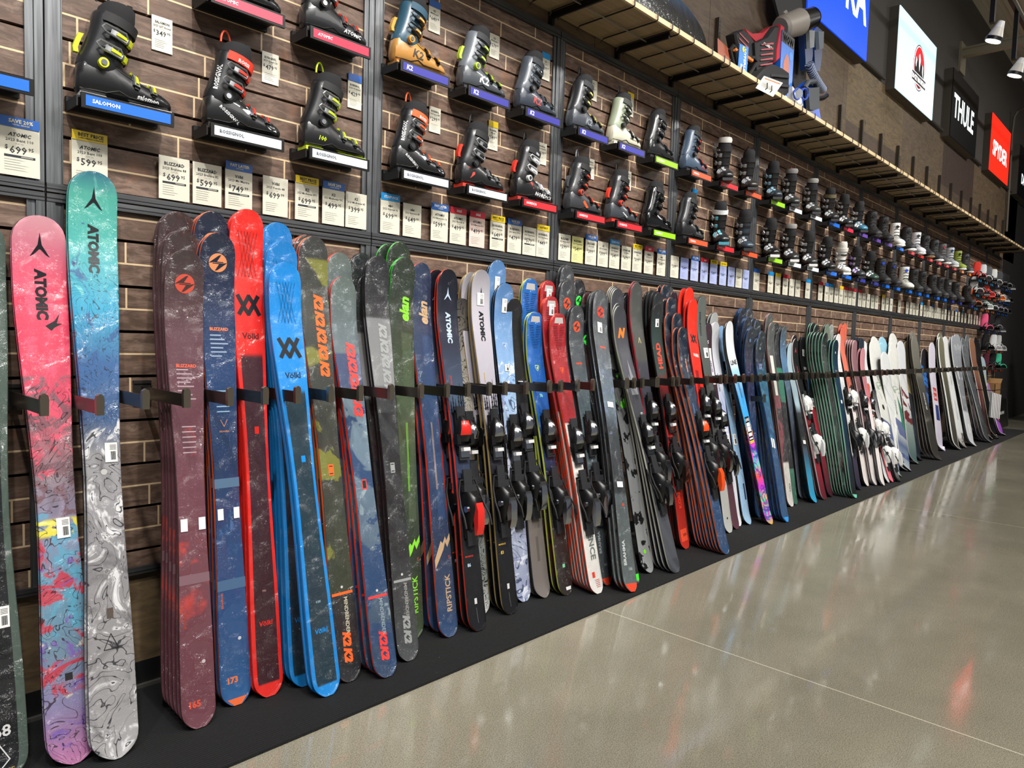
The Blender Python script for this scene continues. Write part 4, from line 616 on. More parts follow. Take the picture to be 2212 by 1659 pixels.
board('small purple junior snowboard with pink band', [(0, 'b05ad0'), (.3, 'a85ac8'), (.31, '4a4a52'), (.36, '4a4a52'), (.37, 'f06a9c'), (.62, 'f07aa8'), (.63, '8a8c7c'), (.8, '8f8c84'), (1, 'b87ad0')], [(0, 2140, 844), (1, 2134, 828), (2, 2131, 835), (3, 2128, 838)], (2172, 943), (2160, 938), W=.22, y0=-.20, y1=-.27)
# ------------------------------------------------------------------ ski rack arms
arm = MB(); arm.box((-.004, -.37, -.020), (.004, -.008, .020))
plate = MB(); plate.box((-.028, -.012, -.04), (.028, -.002, .04)); plate.box((-.028, -.016, .030), (.028, .004, .04))
tip = MB(); tip.loft([[(x, y, z) for x, z in ((-.010, -.022), (.010, -.022), (.011, .022), (.009, .034), (0, .040), (-.009, .034), (-.011, .022))] for y in (-.386, -.370)])
am, pm, tm = arm.mesh('arm', [M('4a4541', .28, .8)]), plate.mesh('wall_plate', [M('55524e', .4, .8)]), tip.mesh('end_stop', [M('857b6c', .25, .85)])
hx = [102, 218, 313, 407, 498, 575.5, 651.5, 721.5, 785.6, 844, 911.7, 961.7, 1008, 1051, 1092, 1135, 1176, 1212.5, 1245.6, 1283.5, 1342, 1367, 1394, 1419.8, 1444.4, 1470, 1494, 1524, 1545.9, 1565, 1585, 1603, 1621, 1638.5, 1661, 1675.6, 1689, 1700.5, 1712, 1725, 1738.6, 1750, 1762, 1775, 1787.6, 1800, 1818, 1837, 1852, 1863, 1874, 1888, 1901, 1911, 1922, 1937, 1954, 1973, 1989, 2005, 2017.5, 2031, 2043.5, 2058, 2072, 2084, 2095, 2106.5, 2119, 2127.5, 2138.6]
def nth(i): return ORD[i] if i < 17 else '%d%s' % (i, {1: 'st', 2: 'nd', 3: 'rd'}.get(i % 10, 'th') if i // 10 != 1 else 'th')
ybase = lambda x: 871-(x-102)*.033 if x < 1300 else 822-(x-1342)*.045 if x < 1800 else 798
def nudge(x, z):
    occ = []
    for B, T, sk in SECT:
        t = z/max(T.z, .1)
        if t > .97: continue
        h = sk.hw(t)+.002; cx = B.x+(T.x-B.x)*t; cy = B.y+(T.y-B.y)*t
        if abs(cx-x) < .2 and cy > -.39: occ.append((cx-h, cx+h))
    best = (9, x)
    for k in range(-13, 14):
        q = x+k*.004; n_ = sum(1 for a, b in occ if a < q+.005 and b > q-.005); best = min(best, (n_+abs(k)*.04, q))
    return best[1]
for i, x in enumerate(hx+[1655]):
    low = i == len(hx); p = at(x, 856 if low else 860, -.37); z = at(1655, 862, -.37).z if low else at(min(x, 1100), 880 if x < 300 else 868-(min(x, 1100)-300)*.032, -.37).z
    p.x = nudge(p.x-.006, z)+.006
    r = empty('rack_arm', (p.x-.006, 0, z)); link('wall_plate', pm, r); link('arm', am, r); link('end_stop', tm, r)
    tag(r, 'dark metal wall arm set lower than the rest, between dark blue skis' if low else 'dark metal wall arm holding skis apart, %s from the left' % nth(i+1), 'rack arm', 'ski rack arms')
# ------------------------------------------------------------------ price cards
BAN = {'blue': ('2c62b4', 'e8e0b8'), 'yellow': ('f0cf2c', '2a2a22'), 'cyan': ('1f93dc', 'f0f0f0'), 'red': ('c8283a', 'f4f0f0')}
LINE_ = 'a5a298'; CARDP = M('dcd8c6', .35, 0, .5)
def card(px, price, brand='', model='', ban=None, bt='', bar=False, bay=1, idx=1, small=False, pos=None, lab=None, tint='ebe8da', res=1):
    w_, h_ = (.068, .115) if small else (.104, .147)
    p = pos or Vector((at(px, 384+.1497*px-12, -.02).x, -.02, 1.727))
    r = empty('price_card', p); mb = MB(); ms = [CARDP if tint == 'ebe8da' else M(tint, .35, 0, .6), M('23282e', .5), M(LINE_, .5), M('f4f2ea', .5)]
    x0 = -w_/2; mb.box((x0, -.003, 0), (x0+w_, .0, h_)); f = lambda x, z: (x, -.0036, z); k = h_/.147
    if brand: mb.text(brand, f, .0105*k, 1, 0, .122*k, 0, .03, .25 if brand in ('ATOMIC', 'elan', 'K2', 'NORDICA') else 0, w_*.7, res)
    if model: mb.text(model, f, .0085*k, 1, 0, .106*k, 0, .01, 0, w_*.84, res)
    mb.text('FLAT SKI', f, .0038*k, 2, 0, .0955*k, 0, 0, 0, None, 1)
    d, c = price.split('.'); mb.text(d, f, .0215*k, 1, -.004*k, .077*k, 0, .012, 0, w_*.48, res); wd = min(text2d(d, .012, 0, res)[2]*.0215*k, w_*.48)
    mb.text('$', f, .012*k, 1, -.004*k-wd/2-.008*k, .083*k, 0, .01, 0, None, res); mb.text(c, f, .0105*k, 1, -.004*k+wd/2+.011*k, .0825*k, 0, .01, 0, None, res)
    if bar: mb.quad([f(x0+.012, .054*k), f(x0+w_-.012, .054*k), f(x0+w_-.012, .061*k), f(x0+.012, .061*k)], 1); mb.quad([(x, -.0040, z) for x, z in ((x0+.055*k, .0560*k), (x0+w_-.018, .0560*k), (x0+w_-.018, .059*k), (x0+.055*k, .059*k))], 2)
    rr = random.Random(int(px*3))
    for q in range(5): z = .046*k-q*.0075*k; mb.quad([f(x0+.012*k, z), f(x0+(.045+.04*rr.random())*k, z), f(x0+(.05+.0*rr.random())*k, z+.0016*k), f(x0+.012*k, z+.0016*k)], 2)
    mb.build('card', ms, r, False)
    if ban:
        c0, c1 = BAN[ban]; mb = MB(); mb.box((x0+.001, -.005, h_-.004), (x0+w_-.001, -.0015, h_+.026))
        g = lambda x, z: (x, -.0056, z)
        if bt: 
            a, *rest = bt.split('|'); mb.text(a, g, .0105, 1, .003, h_+(.0145 if rest else .011), 0, .03, 0, w_*.84, res)
            if rest: mb.text(rest[0], g, .004, 1, .003, h_+.004, 0, .02, 0, w_*.7, res)
        mb.build('banner', [M(c0, .35, 0, .4), M(c1, .4)], r, False)
    tag(r, lab or ('price card reading %s%s, %s in the %s wall bay' % (price, ' with '+ban+' banner' if ban else '', nth(idx), nth(bay)) if px < 1620 else 'small price card%s, %s in the %s wall bay' % (' with '+ban+' banner' if ban else '', nth(idx), nth(bay))), 'price card', 'price cards along the middle rail' if not small else 'price cards beside the boots')
SAVE = 'SAVE 20%|ON ALL SERVICES'; PAY = 'PAY LATER|BUY NOW'; BEST = 'BEST PRICE|& PERFORMANCE GUARANTEE'
CARDS = [(43, '699.95', 'ATOMIC', '2023 Bent 110', 'blue', SAVE, 1), (194, '599.95', 'ATOMIC', '2023 Bent 100', 'yellow', BEST, 0), (376, '699.95', 'BLIZZARD', '2023 Brahma 88', '', '', 1), (447, '599.95', 'BLIZZARD', '2023 Brahma 82', '', '', 1), (515, '749.99', 'Völkl', '2023 M6 Mantra', 'blue', PAY, 1), (594, '699.99', 'Völkl', '2023 Kendo 88', '', '', 0),
    (662, '699.95', 'K2', '2023 Mindbender 89Ti', 'yellow', BEST, 1), (719, '499.95', 'K2', '2023 Mindbender 90C', 'blue', SAVE, 0), (768, '399.95', 'K2', '2023 Mindbender 85', '', '', 0), (841.5, '699.99', 'elan', '2023 Ripstick 96', 'cyan', 'STAFF PICK', 0), (889, '649.99', 'elan', '2023 Ripstick 88', '', '', 0), (948, '599.95', 'ATOMIC', '2023 Maverick 86 C R', 'blue', PAY, 0),
    (988, '499.95', 'ATOMIC', '2023 Bent 85 R', 'red', 'SALE', 0), (1029, '499.95', 'ATOMIC', '2023 Maverick 83 R', 'red', 'SALE', 0, 'e8cfc4'), (1073, '649.95', 'ROSSIGNOL', '2023 Blackops', 'yellow', BEST, 1), (1110, '479.95', 'ROSSIGNOL', '2023 Sender 90 Pro', 'blue', SAVE, 0), (1142, '579.95', 'ROSSIGNOL', '2023 Experience', '', '', 1), (1171, '449.95', 'ROSSIGNOL', '2023 Experience', 'yellow', 'HOT BUY', 0),
    (1218, '599.95', 'BLIZZARD', '2023 Brahma 82 SP', '', '', 0), (1246, '549.95', 'BLIZZARD', '2023 Thunderbird', '', '', 0, 'e4e096'), (1275, '399.95', 'BLIZZARD', '2023 XCR', 'blue', PAY, 0), (1301, '399.95', 'K2', '2023 Disruption', '', '', 0), (1326, '549.95', 'NORDICA', '2023 Navigator', 'cyan', 'STAFF PICK', 0), (1351.5, '699.95', 'DYNASTAR', '2023 M-Pro', '', '', 0), (1375, '399.95', 'DYNASTAR', '2023', 'yellow', BEST, 0), (1400, '699.95', 'HEAD', '2023 Kore 91', 'red', 'SALE', 0), (1427, '549.95', 'elan', '2023 Wingman 86', 'blue', PAY, 0)]
CARDS += [(x, pr, '', '', bn, btx, 0, tn) for x, pr, bn, btx, tn in ((1456, '399.95', '', '', ''), (1477, '549.95', '', '', 'a8b4ee'), (1499, '399.95', 'blue', PAY, 'b4c0ee'), (1520, '349.95', 'red', 'SALE', 'b4c0ee'), (1540, '549.95', 'yellow', BEST, 'b0bcee'), (1560.5, '549.95', 'yellow', 'HOT BUY', 'b4c0ee'), (1578.7, '449.95', '', '', 'b4c0ee'), (1595, '549.95', '', '', ''), (1610, '449.95', '', '', 'b4c0ee'))]  # bluish tints: blue light falling on these cards put into paper colour
CARDS += [(x, '549.95', '', '', bn, '', 0) for x, bn in ((1633, 'blue'), (1663.6, 'cyan'), (1679, 'yellow'), (1695.5, 'red'), (1709.5, ''), (1722.5, ''), (1744, 'cyan'), (1771.5, 'red'), (1785, 'blue'), (1795, 'cyan'), (1806, ''), (1816, 'yellow'), (1825.6, 'red'), (1835, 'red'), (1844, 'red'), (1857, 'red'), (1865.8, ''), (1875, ''), (1884.5, ''), (1893, ''), (1907.6, 'yellow'), (1915.8, ''), (1924.5, ''), (1942.3, ''),
    (1959.6, ''), (1967.6, ''), (1974.4, ''), (1981, ''), (1989.8, 'cyan'), (1997.3, ''), (2003, ''), (2008.6, ''), (2014, 'blue'), (2020, ''), (2025, ''), (2030, ''), (2036, ''), (2042, ''), (2050, 'blue'), (2057, ''), (2065, 'blue'), (2071.5, ''), (2078.5, 'cyan'), (2085.4, ''), (2093, ''), (2098.6, ''), (2105, ''), (2110.7, ''), (2116, ''), (2121, ''), (2126, ''))]
cnt = {}
for c in CARDS:
    bay = int((at(c[0], 384+.1497*c[0]-12, -.02).x-X0)//P)+2; cnt[bay] = cnt.get(bay, 0)+1
    card(*c[:4], c[4] or None, c[5], c[6], bay, cnt[bay], tint=(c[7] if len(c) > 7 and c[7] else 'ebe8da'))
# ------------------------------------------------------------------ boots
def sgn(v): return 1 if v >= 0 else -1
LS = [(-.125, .03, .07, .015), (-.12, .022, .115, .028), (-.105, .018, .145, .036), (-.08, .018, .158, .040), (-.045, .018, .158, .042), (-.01, .018, .142, .043), (.02, .018, .120, .044), (.05, .018, .100, .047), (.08, .018, .086, .049), (.11, .018, .076, .047), (.135, .019, .066, .040), (.15, .022, .056, .028), (.158, .03, .045, .012)]
def lring(x, z0, z1, hw, n=18, grow=0, e=.72):
    mz, hz = (z0+z1)/2, (z1-z0)/2+grow; hw += grow
    return [(x, hw*sgn(math.cos(a))*abs(math.cos(a))**e*(1-.25*max(0, math.sin(a))), mz+hz*sgn(math.sin(a))*abs(math.sin(a))**e) for a in (2*math.pi*k/n for k in range(n))]
def lsect(x):
    for a, b in zip(LS, LS[1:]):
        if a[0] <= x <= b[0]: t = (x-a[0])/(b[0]-a[0]); return [p+(q-p)*t for p, q in zip(a, b)]
def cring(h, a, b, grow=0, n=20, lean=.30, tilt=.26, phis=None, x0=-.058, h0=.115):
    cx = x0+(h-h0)*lean; ph = phis or [2*math.pi*k/n for k in range(n)]
    return [(cx+(a+grow)*math.cos(p), (b+grow)*math.sin(p), h-(a+grow)*math.cos(p)*tilt) for p in ph]
def cab(h):
    t = (h-.10)/.175; return (.064-.006*math.sin(math.pi*min(1, t)), .045+.005*t)
def band(mb, rings_in, rings_out, m): # ribbon with thickness
    n = len(rings_in[0])
    q = [[rings_in[0][i], rings_out[0][i], rings_out[1][i], rings_in[1][i]] for i in range(n)]; mb.loft(q, m)
def project(me_bvh, dirv=(0, 1, 0), off=.0012):
    def f(x, z):
        h = me_bvh.ray_cast(Vector((x, -.3, z)), Vector(dirv)); p = h[0] if h[0] else Vector((x, -.045, z)); return (p.x, p.y-off, p.z)
    return f
def bvh(mb): return BVHTree.FromPolygons([Vector(v) for v in mb.v], mb.f)
BOOTS = []
def boot(loc, rz, look, shell, cuff, sole='17171a', liner='1a1a1c', strap='1a1a1c', bk='9a9da0', acc='9a9da0', txt=None, ctxt=None, panel=None, lever=None, collar=None, loop=None, walk=None, stext=None, gloss=.35):
    r = empty('ski_boot', loc, rz); S1 = M(shell, gloss, 0, .3); S2 = M(cuff, gloss, 0, .3)
    mb = MB(); mb.loft([lring(*s_) for s_ in LS], 0); f = project(bvh(mb)); ms = [S1]
    if panel: ms.append(M(panel[0], .4, 0, .2)); [mb.quad([f(x, z) for x, z in q], len(ms)-1) for q in panel[1]]
    if txt: ms.append(M(txt[1], .4)); mb.text(txt[0], f, txt[2] if len(txt) > 2 else .014, len(ms)-1, txt[3] if len(txt) > 3 else .055, txt[4] if len(txt) > 4 else .05, txt[5] if len(txt) > 5 else -.12, .03, .1, None, 1)
    ms.append(M('0e0e10', .5)); k_ = len(ms)-1   # overlap ridge and welt
    mb.tube([f(x, z)[:1]+(f(x, z)[1]+.0005,)+f(x, z)[2:] for x, z in ((-.03, .125), (.0, .105), (.03, .092), (.06, .082), (.09, .073), (.12, .062))], .0022, 5, k_)
    mb.tube([f(x, z) for x, z in ((-.118, .034), (-.08, .034), (-.045, .034), (-.01, .046), (.02, .034), (.06, .032), (.10, .032), (.14, .032))], .0018, 5, k_)
    mb.build('lower_shell', ms, r)
    mb = MB(); hs = [.098, .115, .14, .17, .20, .235, .262, .272]; mb.loft([cring(h, *cab(h), -.004 if h in (.098, .272) else 0) for h in hs], 0); f = project(bvh(mb)); ms = [S2]
    if ctxt: ms.append(M(ctxt[1], .4)); mb.text(ctxt[0], f, ctxt[2], len(ms)-1, ctxt[3], ctxt[4], ctxt[5] if len(ctxt) > 5 else 0, .03, 0, None, 1)
    mb.build('cuff', ms, r)
    mb = MB(); mb.loft([cring(.262, .054, .044), cring(.29, .053, .043), cring(.315, .047, .040, tilt=.1), cring(.322, .040, .034, tilt=.1), cring(.300, .034, .028, tilt=.1)], 0)
    mb.loft([[(x, y, z) for y in (-.026, -.013, 0, .013, .026)]+[(x-.014, y, z) for y in (.026, .013, 0, -.013, -.026)] for x, z in ((.022, .255), (.030, .285), (.036, .310), (.034, .326))], 0)
    if collar: mb.loft([cring(.300, .055, .047), cring(.315, .060, .050, tilt=.1), cring(.330, .052, .044, tilt=.1), cring(.326, .042, .036, tilt=.1)], 1)
    mb.build('liner', [M(liner, .9), M(collar or 'b8b4b0', 1)], r)
    mb = MB(); mb.box((-.118, -.034, 0), (-.045, .034, .022)); mb.box((.02, -.036, 0), (.152, .036, .020), 0); mb.box((-.05, -.030, .008), (.03, .030, .020), 1)
    mb.build('sole', [M(sole, .5), M('141416', .6)], r, False)
    ph = [R(a) for a in range(-125, 126, 10)]; mb = MB(); a_, b_ = cab(.262)
    band(mb, [cring(.243, a_, b_, .000, phis=ph), cring(.272, a_, b_, .000, phis=ph)], [cring(.243, a_, b_, .005, phis=ph), cring(.272, a_, b_, .005, phis=ph)], 0)
    f = project(bvh(mb))
    if stext: mb.text(stext[0], f, .012, 1, .0, .248, -.26, .03, 0, .07, 1)
    mb.build('power_strap', [M(strap, .7), M(stext[1] if stext else 'e8e8e8', .5)], r)
    bm_, am_ = M(bk, .25, .8 if bk[0] in '9ab' else .2, .3), M(acc, .35, .1, .3)
    for h in (.160, .212):
        mb = MB(); a, b = cab(h); ph = [R(x) for x in range(-95, 60, 12)]
        band(mb, [cring(h-.006, a, b, .001, phis=ph), cring(h+.006, a, b, .001, phis=ph)], [cring(h-.006, a, b, .006, phis=ph), cring(h+.006, a, b, .006, phis=ph)], 0)
        for p0, p1, hh, g, m in ((-98, -48, .011, .012, 1), (-44, -26, .013, .010, 2), (-85, -60, .006, .016, 2)):
            ph = [R(p0+(p1-p0)*q/4) for q in range(5)]
            band(mb, [cring(h-hh+.004, a, b, .003, phis=ph), cring(h+hh+.004, a, b, .003, phis=ph)], [cring(h-hh*.7+.004, a, b, g, phis=ph), cring(h+hh*.7+.004, a, b, g, phis=ph)], m)
        cx_ = -.058+(h-.115)*.30; lp = []
        for p, dz in ((-108, -.012), (-62, -.014), (-56, 0), (-62, .014), (-108, .012), (-116, 0), (-108, -.012)):
            p = R(p); lp.append((cx_+(a+.017)*math.cos(p), (b+.017)*math.sin(p), h+.006+dz-(a+.017)*math.cos(p)*.26))
        mb.tube(lp, .0034, 6, 1)
        mb.build('buckle', [BLKM, bm_, am_], r)
    for x in (.040, .092):
        mb = MB(); s_ = lsect(x)
        def arc(xx, a0, a1, g, n=9):
            s2 = lsect(xx); full = lring(*s2, n=72, grow=g); k0, k1 = int(a0/5), int(a1/5); return [full[int(k0+(k1-k0)*q/(n-1)) % 72] for q in range(n)]
        band(mb, [arc(x-.006, 20, 180, .001), arc(x+.006, 20, 180, .001)], [arc(x-.006, 20, 180, .005), arc(x+.006, 20, 180, .005)], 0)
        for a0, a1, hh, g, m in ((130, 178, .011, .011, 1), (95, 122, .012, .010, 2), (145, 170, .005, .016, 2)):
            band(mb, [arc(x-hh, a0, a1, .002, 5), arc(x+hh, a0, a1, .002, 5)], [arc(x-hh*.7, a0, a1, g, 5), arc(x+hh*.7, a0, a1, g, 5)], m)
        mb.build('buckle', [BLKM, bm_, am_], r)
    mb = MB(); mb.cyl((-.058, -.060, .118), (-.058, -.03, .118), .015, 16); mb.cyl((-.058, -.063, .118), (-.058, -.059, .118), .009, 14, 1); mb.build('pivot', [BLKM if not walk else M(acc, .4), CHR], r)
    if loop: mb = MB(); mb.tube([(-.045+.035*math.cos(a)*.6, .01*math.cos(a), .315+.045*math.sin(a)) for a in [math.pi*k/8 for k in range(9)]], .0035, 6); mb.build('pull_loop', [M(loop, .6)], r)
    if walk:
        mb = MB(); mb.loft([[(x, y, z) for x, y in ((x0, -.010), (x0, .010), (x0+.014, .010), (x0+.014, -.010))] for x0, z in ((-.130, .145), (-.132, .16), (-.122, .19), (-.115, .205))]); mb.build('walk_lever', [M(walk, .4)], r)
    tag(r, look, 'boot', 'boots on the wall shelves'); return r
def snowboot(loc, rz, look, c0, c1='17171a', sole='d8d8d4', dial=True):
    r = empty('snowboard_boot', loc, rz); mb = MB(); mb.loft([lring(a, b-.004, c+.008, d+.004, e=.85) for a, b, c, d in LS], 0)
    for k in range(4): mb.tube([(.02+.022*k-.004, -.030, .128-.014*k), (.02+.022*k, 0, .145-.016*k), (.02+.022*k-.004, .030, .128-.014*k)], .003, 5, 1)
    mb.build('boot_foot', [M(c0, .6), BLKM], r)
    mb = MB(); mb.loft([cring(h, a, .050, 0, tilt=.1, lean=.12) for h, a in ((.09, .060), (.12, .066), (.16, .064), (.20, .060), (.24, .060), (.275, .064), (.282, .058), (.262, .050))], 0)
    for k in range(4): h = .14+.032*k; mb.tube([(.008, -.030, h), (.016+.0, 0, h+.004), (.008, .030, h)], .003, 5, 1)
    if dial: mb.cyl((.012, 0, .235), (.026, 0, .232), .016, 14, 2)
    mb.build('boot_shaft', [M(c0, .6), BLKM, M(c1, .5)], r)
    mb = MB(); mb.loft([lring(a, .0, .028, d+.007, e=.6) for a, b, c, d in LS], 0); mb.build('sole', [M(sole, .6)], r)
    mb = MB(); mb.loft([cring(.262, .052, .044, tilt=.1, lean=.12), cring(.296, .052, .044, tilt=.1, lean=.12), cring(.292, .040, .034, tilt=.1, lean=.12)], 0); mb.build('liner', [M('1b1b1e', .9)], r)
    tag(r, look, 'boot', 'boots on the wall shelves')
TC = {'blue': '1f6fe0', 'white': 'e6ebf2', 'pink': 'e8314f', 'violet': '35359c', 'red': 'e02a33', 'green': '9bdc22', 'orange': 'f25a35', 'purple': '6a4aa8', 'navy': '3a3f9c', 'sky': '3fa8e8', 'tang': 'f08a4a'}
def shelf(x, z, colr, text, look, w_=.275, small=False):
    r = empty('boot_shelf', (x, 0, z)); mb = MB(); mb.box((-.01, -.125, .006), (w_-.01, -.02, .012)); mb.box((-.01, -.02, -.01), (w_-.01, -.003, .03)); mb.box((-.01, -.125, -.02), (-.006, -.02, .006)); mb.build('bracket', [BLKM], r, False)
    mb = MB(); mb.box((0, -.136, -.024), (w_, -.125, .022)); mb.build('frame', [BLK], r, False)
    mb = MB(); mb.box((.012, -.1375, -.017), (w_-.012, -.136, .015)); lt = colr == 'white'
    if text: wd = text2d(text, .03, .2 if text in ('K2', 'NORDICA', 'ATOMIC') else 0, 1)[2]; s_ = .020 if text == 'K2' else .0115; mb.text(text, lambda a, c: (a, -.1382, c), s_, 1, .03+wd*s_/2, .0, 0, .03, .2 if text in ('K2', 'NORDICA', 'ATOMIC') else 0, None, 1)
    mb.build('brand_strip', [M(TC[colr], .35, 0, .4), M('6a7078' if lt else 'f4f4f6', .4)], r, False)
    tag(r, '%s-fronted black shelf under the %s' % ({'pink': 'crimson', 'violet': 'royal blue', 'navy': 'indigo', 'tang': 'light orange'}.get(colr, colr), look), 'shelf', 'boot shelves on the slatwall')
LO, UP = 1.970, 2.418
TURN = R(-140)
def put(px, row, colr, text, look, kind='', tag_=None, lab=None, off=0, **kw):
    z = LO if row == 0 else UP; py = (197+.345*(px-174)) if row == 0 else (54+.37*(px-669))
    x = px if px < 20 else None
    if x is None:
        # shelf front corner on its own plane
        X = at(px, 600, -.13); v = None; lo_, hi_ = -100, 1200
        for _ in range(30):
            m = (lo_+hi_)/2; q = at(px, m, -.13)
            if q.z > z+.022: lo_ = m
            else: hi_ = m
        x = at(px, lo_, -.13).x
    shelf(x, z, colr, text, lab or look)
    if kind == 'none': return
    L = (x+.137+off, -.072, z+.012)
    if kind == 'snow': snowboot((L[0], -.09, L[2]), kw.pop('rz', TURN), look, **kw)
    elif kind == 'turn': boot((L[0], -.085, L[2]), TURN, look, **kw)
    else: boot((x+.128, -.066, z+.012), R(-2), look, **kw)
    if tag_: card(x*100, tag_[0], tag_[1], tag_[2], tag_[3] if len(tag_) > 3 else None, '', small=True, pos=Vector((x+.285, -.004, z+.255)), lab='small price card right of the '+look)
ros = [[(-.035, .105), (-.02, .135), (.0, .12), (-.01, .095)], [(.0, .09), (.02, .105), (.035, .085), (.02, .075)], [(.085, .05), (.12, .05), (.13, .035), (.10, .04)]]
at0 = .305
shelf(at0, LO, 'blue', '', 'price cards at the left photo edge')
put(174, 0, 'blue', 'SALOMON', 'big black boot with yellow-green buckles', tag_=('349.95', 'SALOMON', '2023 QST Access'), shell='141517', cuff='1a1b1e', sole='d8d8d6', bk='a8aaac', acc='d2dc1e', txt=('salomon', 'f0f0f0', .0135, .075, .040, -.08), ctxt=('QST', '6a6e72', .02, -.03, .17), walk='d2e01e', loop='1a1a1c')
put(454, 0, 'white', 'ROSSIGNOL', 'black boot with thin red loop and red strap', tag_=('479.95', 'ROSSIGNOL', '2023 Speed 120'), shell='1a1b1d', cuff='17181a', strap='f03a20', bk='9a9ca0', acc='e8402c', loop='f0502c', txt=('ROSSIGNOL', 'e8e8e8', .011, -.045, .06, -.6), ctxt=('ROSSIGNOL', 'e8e8e8', .012, -.085, .185, 1.35), panel=('e8ecf0', ros), stext=('ROSSI', 'f0f0f0'))
put(667, 0, 'white', 'ROSSIGNOL', 'black boot with lime sole and lime trim', tag_=('429.95', 'ROSSIGNOL', '2023 Hi-Speed', 'blue'), shell='1b1c1e', cuff='191a1c', sole='c8e02a', strap='1c1d1f', bk='a8aaac', acc='c8dc2c', loop='c8e02a', collar=None, txt=('100', 'c8e02a', .016, -.05, .06, -.1), ctxt=('///', '2f3133', .03, -.03, .18))
boot_lab = 'black boot at the top edge on the leftmost crimson-fronted shelf'
shelf(1.10, UP, 'pink', 'ATOMIC', 'black boot cut by the top edge'); boot((1.228, -.066, UP+.012), R(-2), boot_lab, shell='17181a', cuff='17181a', bk='a8aaac', acc='d8402c')
put(669, 1, 'pink', 'ATOMIC', 'dark grey boot with white tri-point mark and red catches', shell='232427', cuff='17181a', acc='e8402c', bk='a8aaac', txt=('ATOMIC', 'f0f0f0', .014, .075, .045))
put(864, 1, 'violet', 'K2', 'tan and petrol blue boot', tag_=('649.95', 'K2', 'Mindbender', 'blue'), shell='c08a44', cuff='2f5468', bk='17181a', acc='e0982c', strap='2f5468', txt=('K2', '3a3026', .034, -.01, .07), walk='e0a030', panel=('5a6a74', [[(.02, .10), (.06, .085), (.13, .05), (.08, .05)]]), sole='c08a44')
put(1010.6, 1, 'violet', 'K2', 'grey boot with lime buckle and orange pivot', tag_=('579.95', 'K2', 'Mindbender'), shell='4b4f55', cuff='6a7078', bk='1a1b1d', acc='b4d83a', txt=('K2', 'e0e4e8', .036, .0, .07), walk='b4d83a', strap='2a2b2e', sole='2a2b2e')
put(1134, 1, 'violet', 'K2', 'grey boot with blue toe', tag_=('499.95', 'K2', 'Recon', 'cyan'), shell='3b424e', cuff='4b525c', bk='5a6068', acc='1a1b1d', txt=('K2', 'b84a44', .034, -.01, .07), panel=('2f4a86', [[(.03, .10), (.07, .085), (.15, .04), (.12, .03), (.05, .035)]]), strap='2c2f35')
put(866, 0, 'white', 'ROSSIGNOL', 'black boot with orange strap and orange loop', tag_=('299.95', 'ROSSIGNOL', '2023 Speed 80'), shell='191a1c', cuff='17181a', strap='f2602a', bk='9a9ca0', acc='e8602c', loop='f2602a', txt=('ROSSIGNOL', 'e8e8e8', .011, -.045, .06, -.6), ctxt=('ROSSIGNOL', 'e8e8e8', .012, -.085, .185, 1.35), panel=('dfe6ee', ros), stext=('ROSSI', 'f0f0f0'))
put(1007.5, 0, 'white', 'ROSSIGNOL', 'textured black boot with red heel lever and red heel', tag_=('549.95', 'ROSSIGNOL', 'Alltrack', 'yellow'), shell='1d1e20', cuff='1b1c1e', sole='e03a24', bk='8a8d90', acc='17181a', walk='e03a24', panel=('c8443a', [[(-.09, .10), (-.05, .105), (-.05, .07), (-.075, .05)]]), loop='2a2a2c')
put(1126.6, 0, 'red', 'NORDICA', 'black boot with red spoiler and white lettering', tag_=('599.95', 'NORDICA', 'Speedmachine'), shell='17181a', cuff='1a1a1c', sole='b8342c', bk='c8cacc', acc='e8e8e8', walk='e8301f', txt=('NORDICA', 'f0f0f0', .018, .06, .045), panel=('e8301f', [[(-.05, .12), (-.02, .10), (-.01, .07), (-.03, .09)]]), loop='1a1a1c', stext=('NO', 'f0f0f0'))
put(1247.8, 1, 'violet', 'K2', 'slate boot with pale yellow buckle', tag_=('449.95', 'K2', 'BFC'), shell='4a4f57', cuff='2b2d31', bk='17181a', acc='d8d27a', txt=('K2', '8a9098', .032, -.0, .065), strap='2b2d31', loop='1c1c1e')
put(1335, 1, 'violet', 'K2', 'sage and cream boot with two big buckles', tag_=('599.95', 'K2', 'Method', 'yellow'), shell='d4d0bc', cuff='9aa48c', sole='d8d4c4', bk='1b1c1e', acc='c8ccc0', txt=('Method', '5a5a50', .012, .05, .06), strap='3a3d3a', loop='1c1c1e')
put(1413.6, 1, 'green', 'DALBELLO', 'charcoal boot with white block letters on the cuff', shell='232425', cuff='2a2b2c', bk='1a1b1d', acc='5a5c5e', ctxt=('BOSS', 'b8babc', .026, -.02, .18), txt=('D', '9a9c9e', .014, -.09, .08), strap='1c1c1e', gloss=.25)
put(1241.8, 0, 'red', 'NORDICA', 'graphite boot with orange lower buckles', tag_=('499.95', 'NORDICA', 'Speedmachine'), shell='3b3d41', cuff='2a2b2e', bk='1b1c1e', acc='e8482c', panel=('e8602c', [[(-.03, .07), (-.015, .08), (.02, .045), (.005, .04)]]), walk='3a3c40', loop='8a8c90')
put(1329.8, 0, 'red', 'NORDICA', 'graphite boot with bright red rear spoiler', tag_=('549.95', 'NORDICA', 'Speedmachine'), shell='3f444a', cuff='232427', sole='c8342a', bk='1b1c1e', acc='e8402c', walk='ee3a26', txt=('~~', 'd8d8d8', .03, .0, .06, -.5), loop='1c1c1e')
put(1409, 0, 'green', 'DALBELLO', 'glossy all-black boot with open shell', shell='121315', cuff='17181a', bk='17181a', acc='2a2b2d', gloss=.15, txt=None)
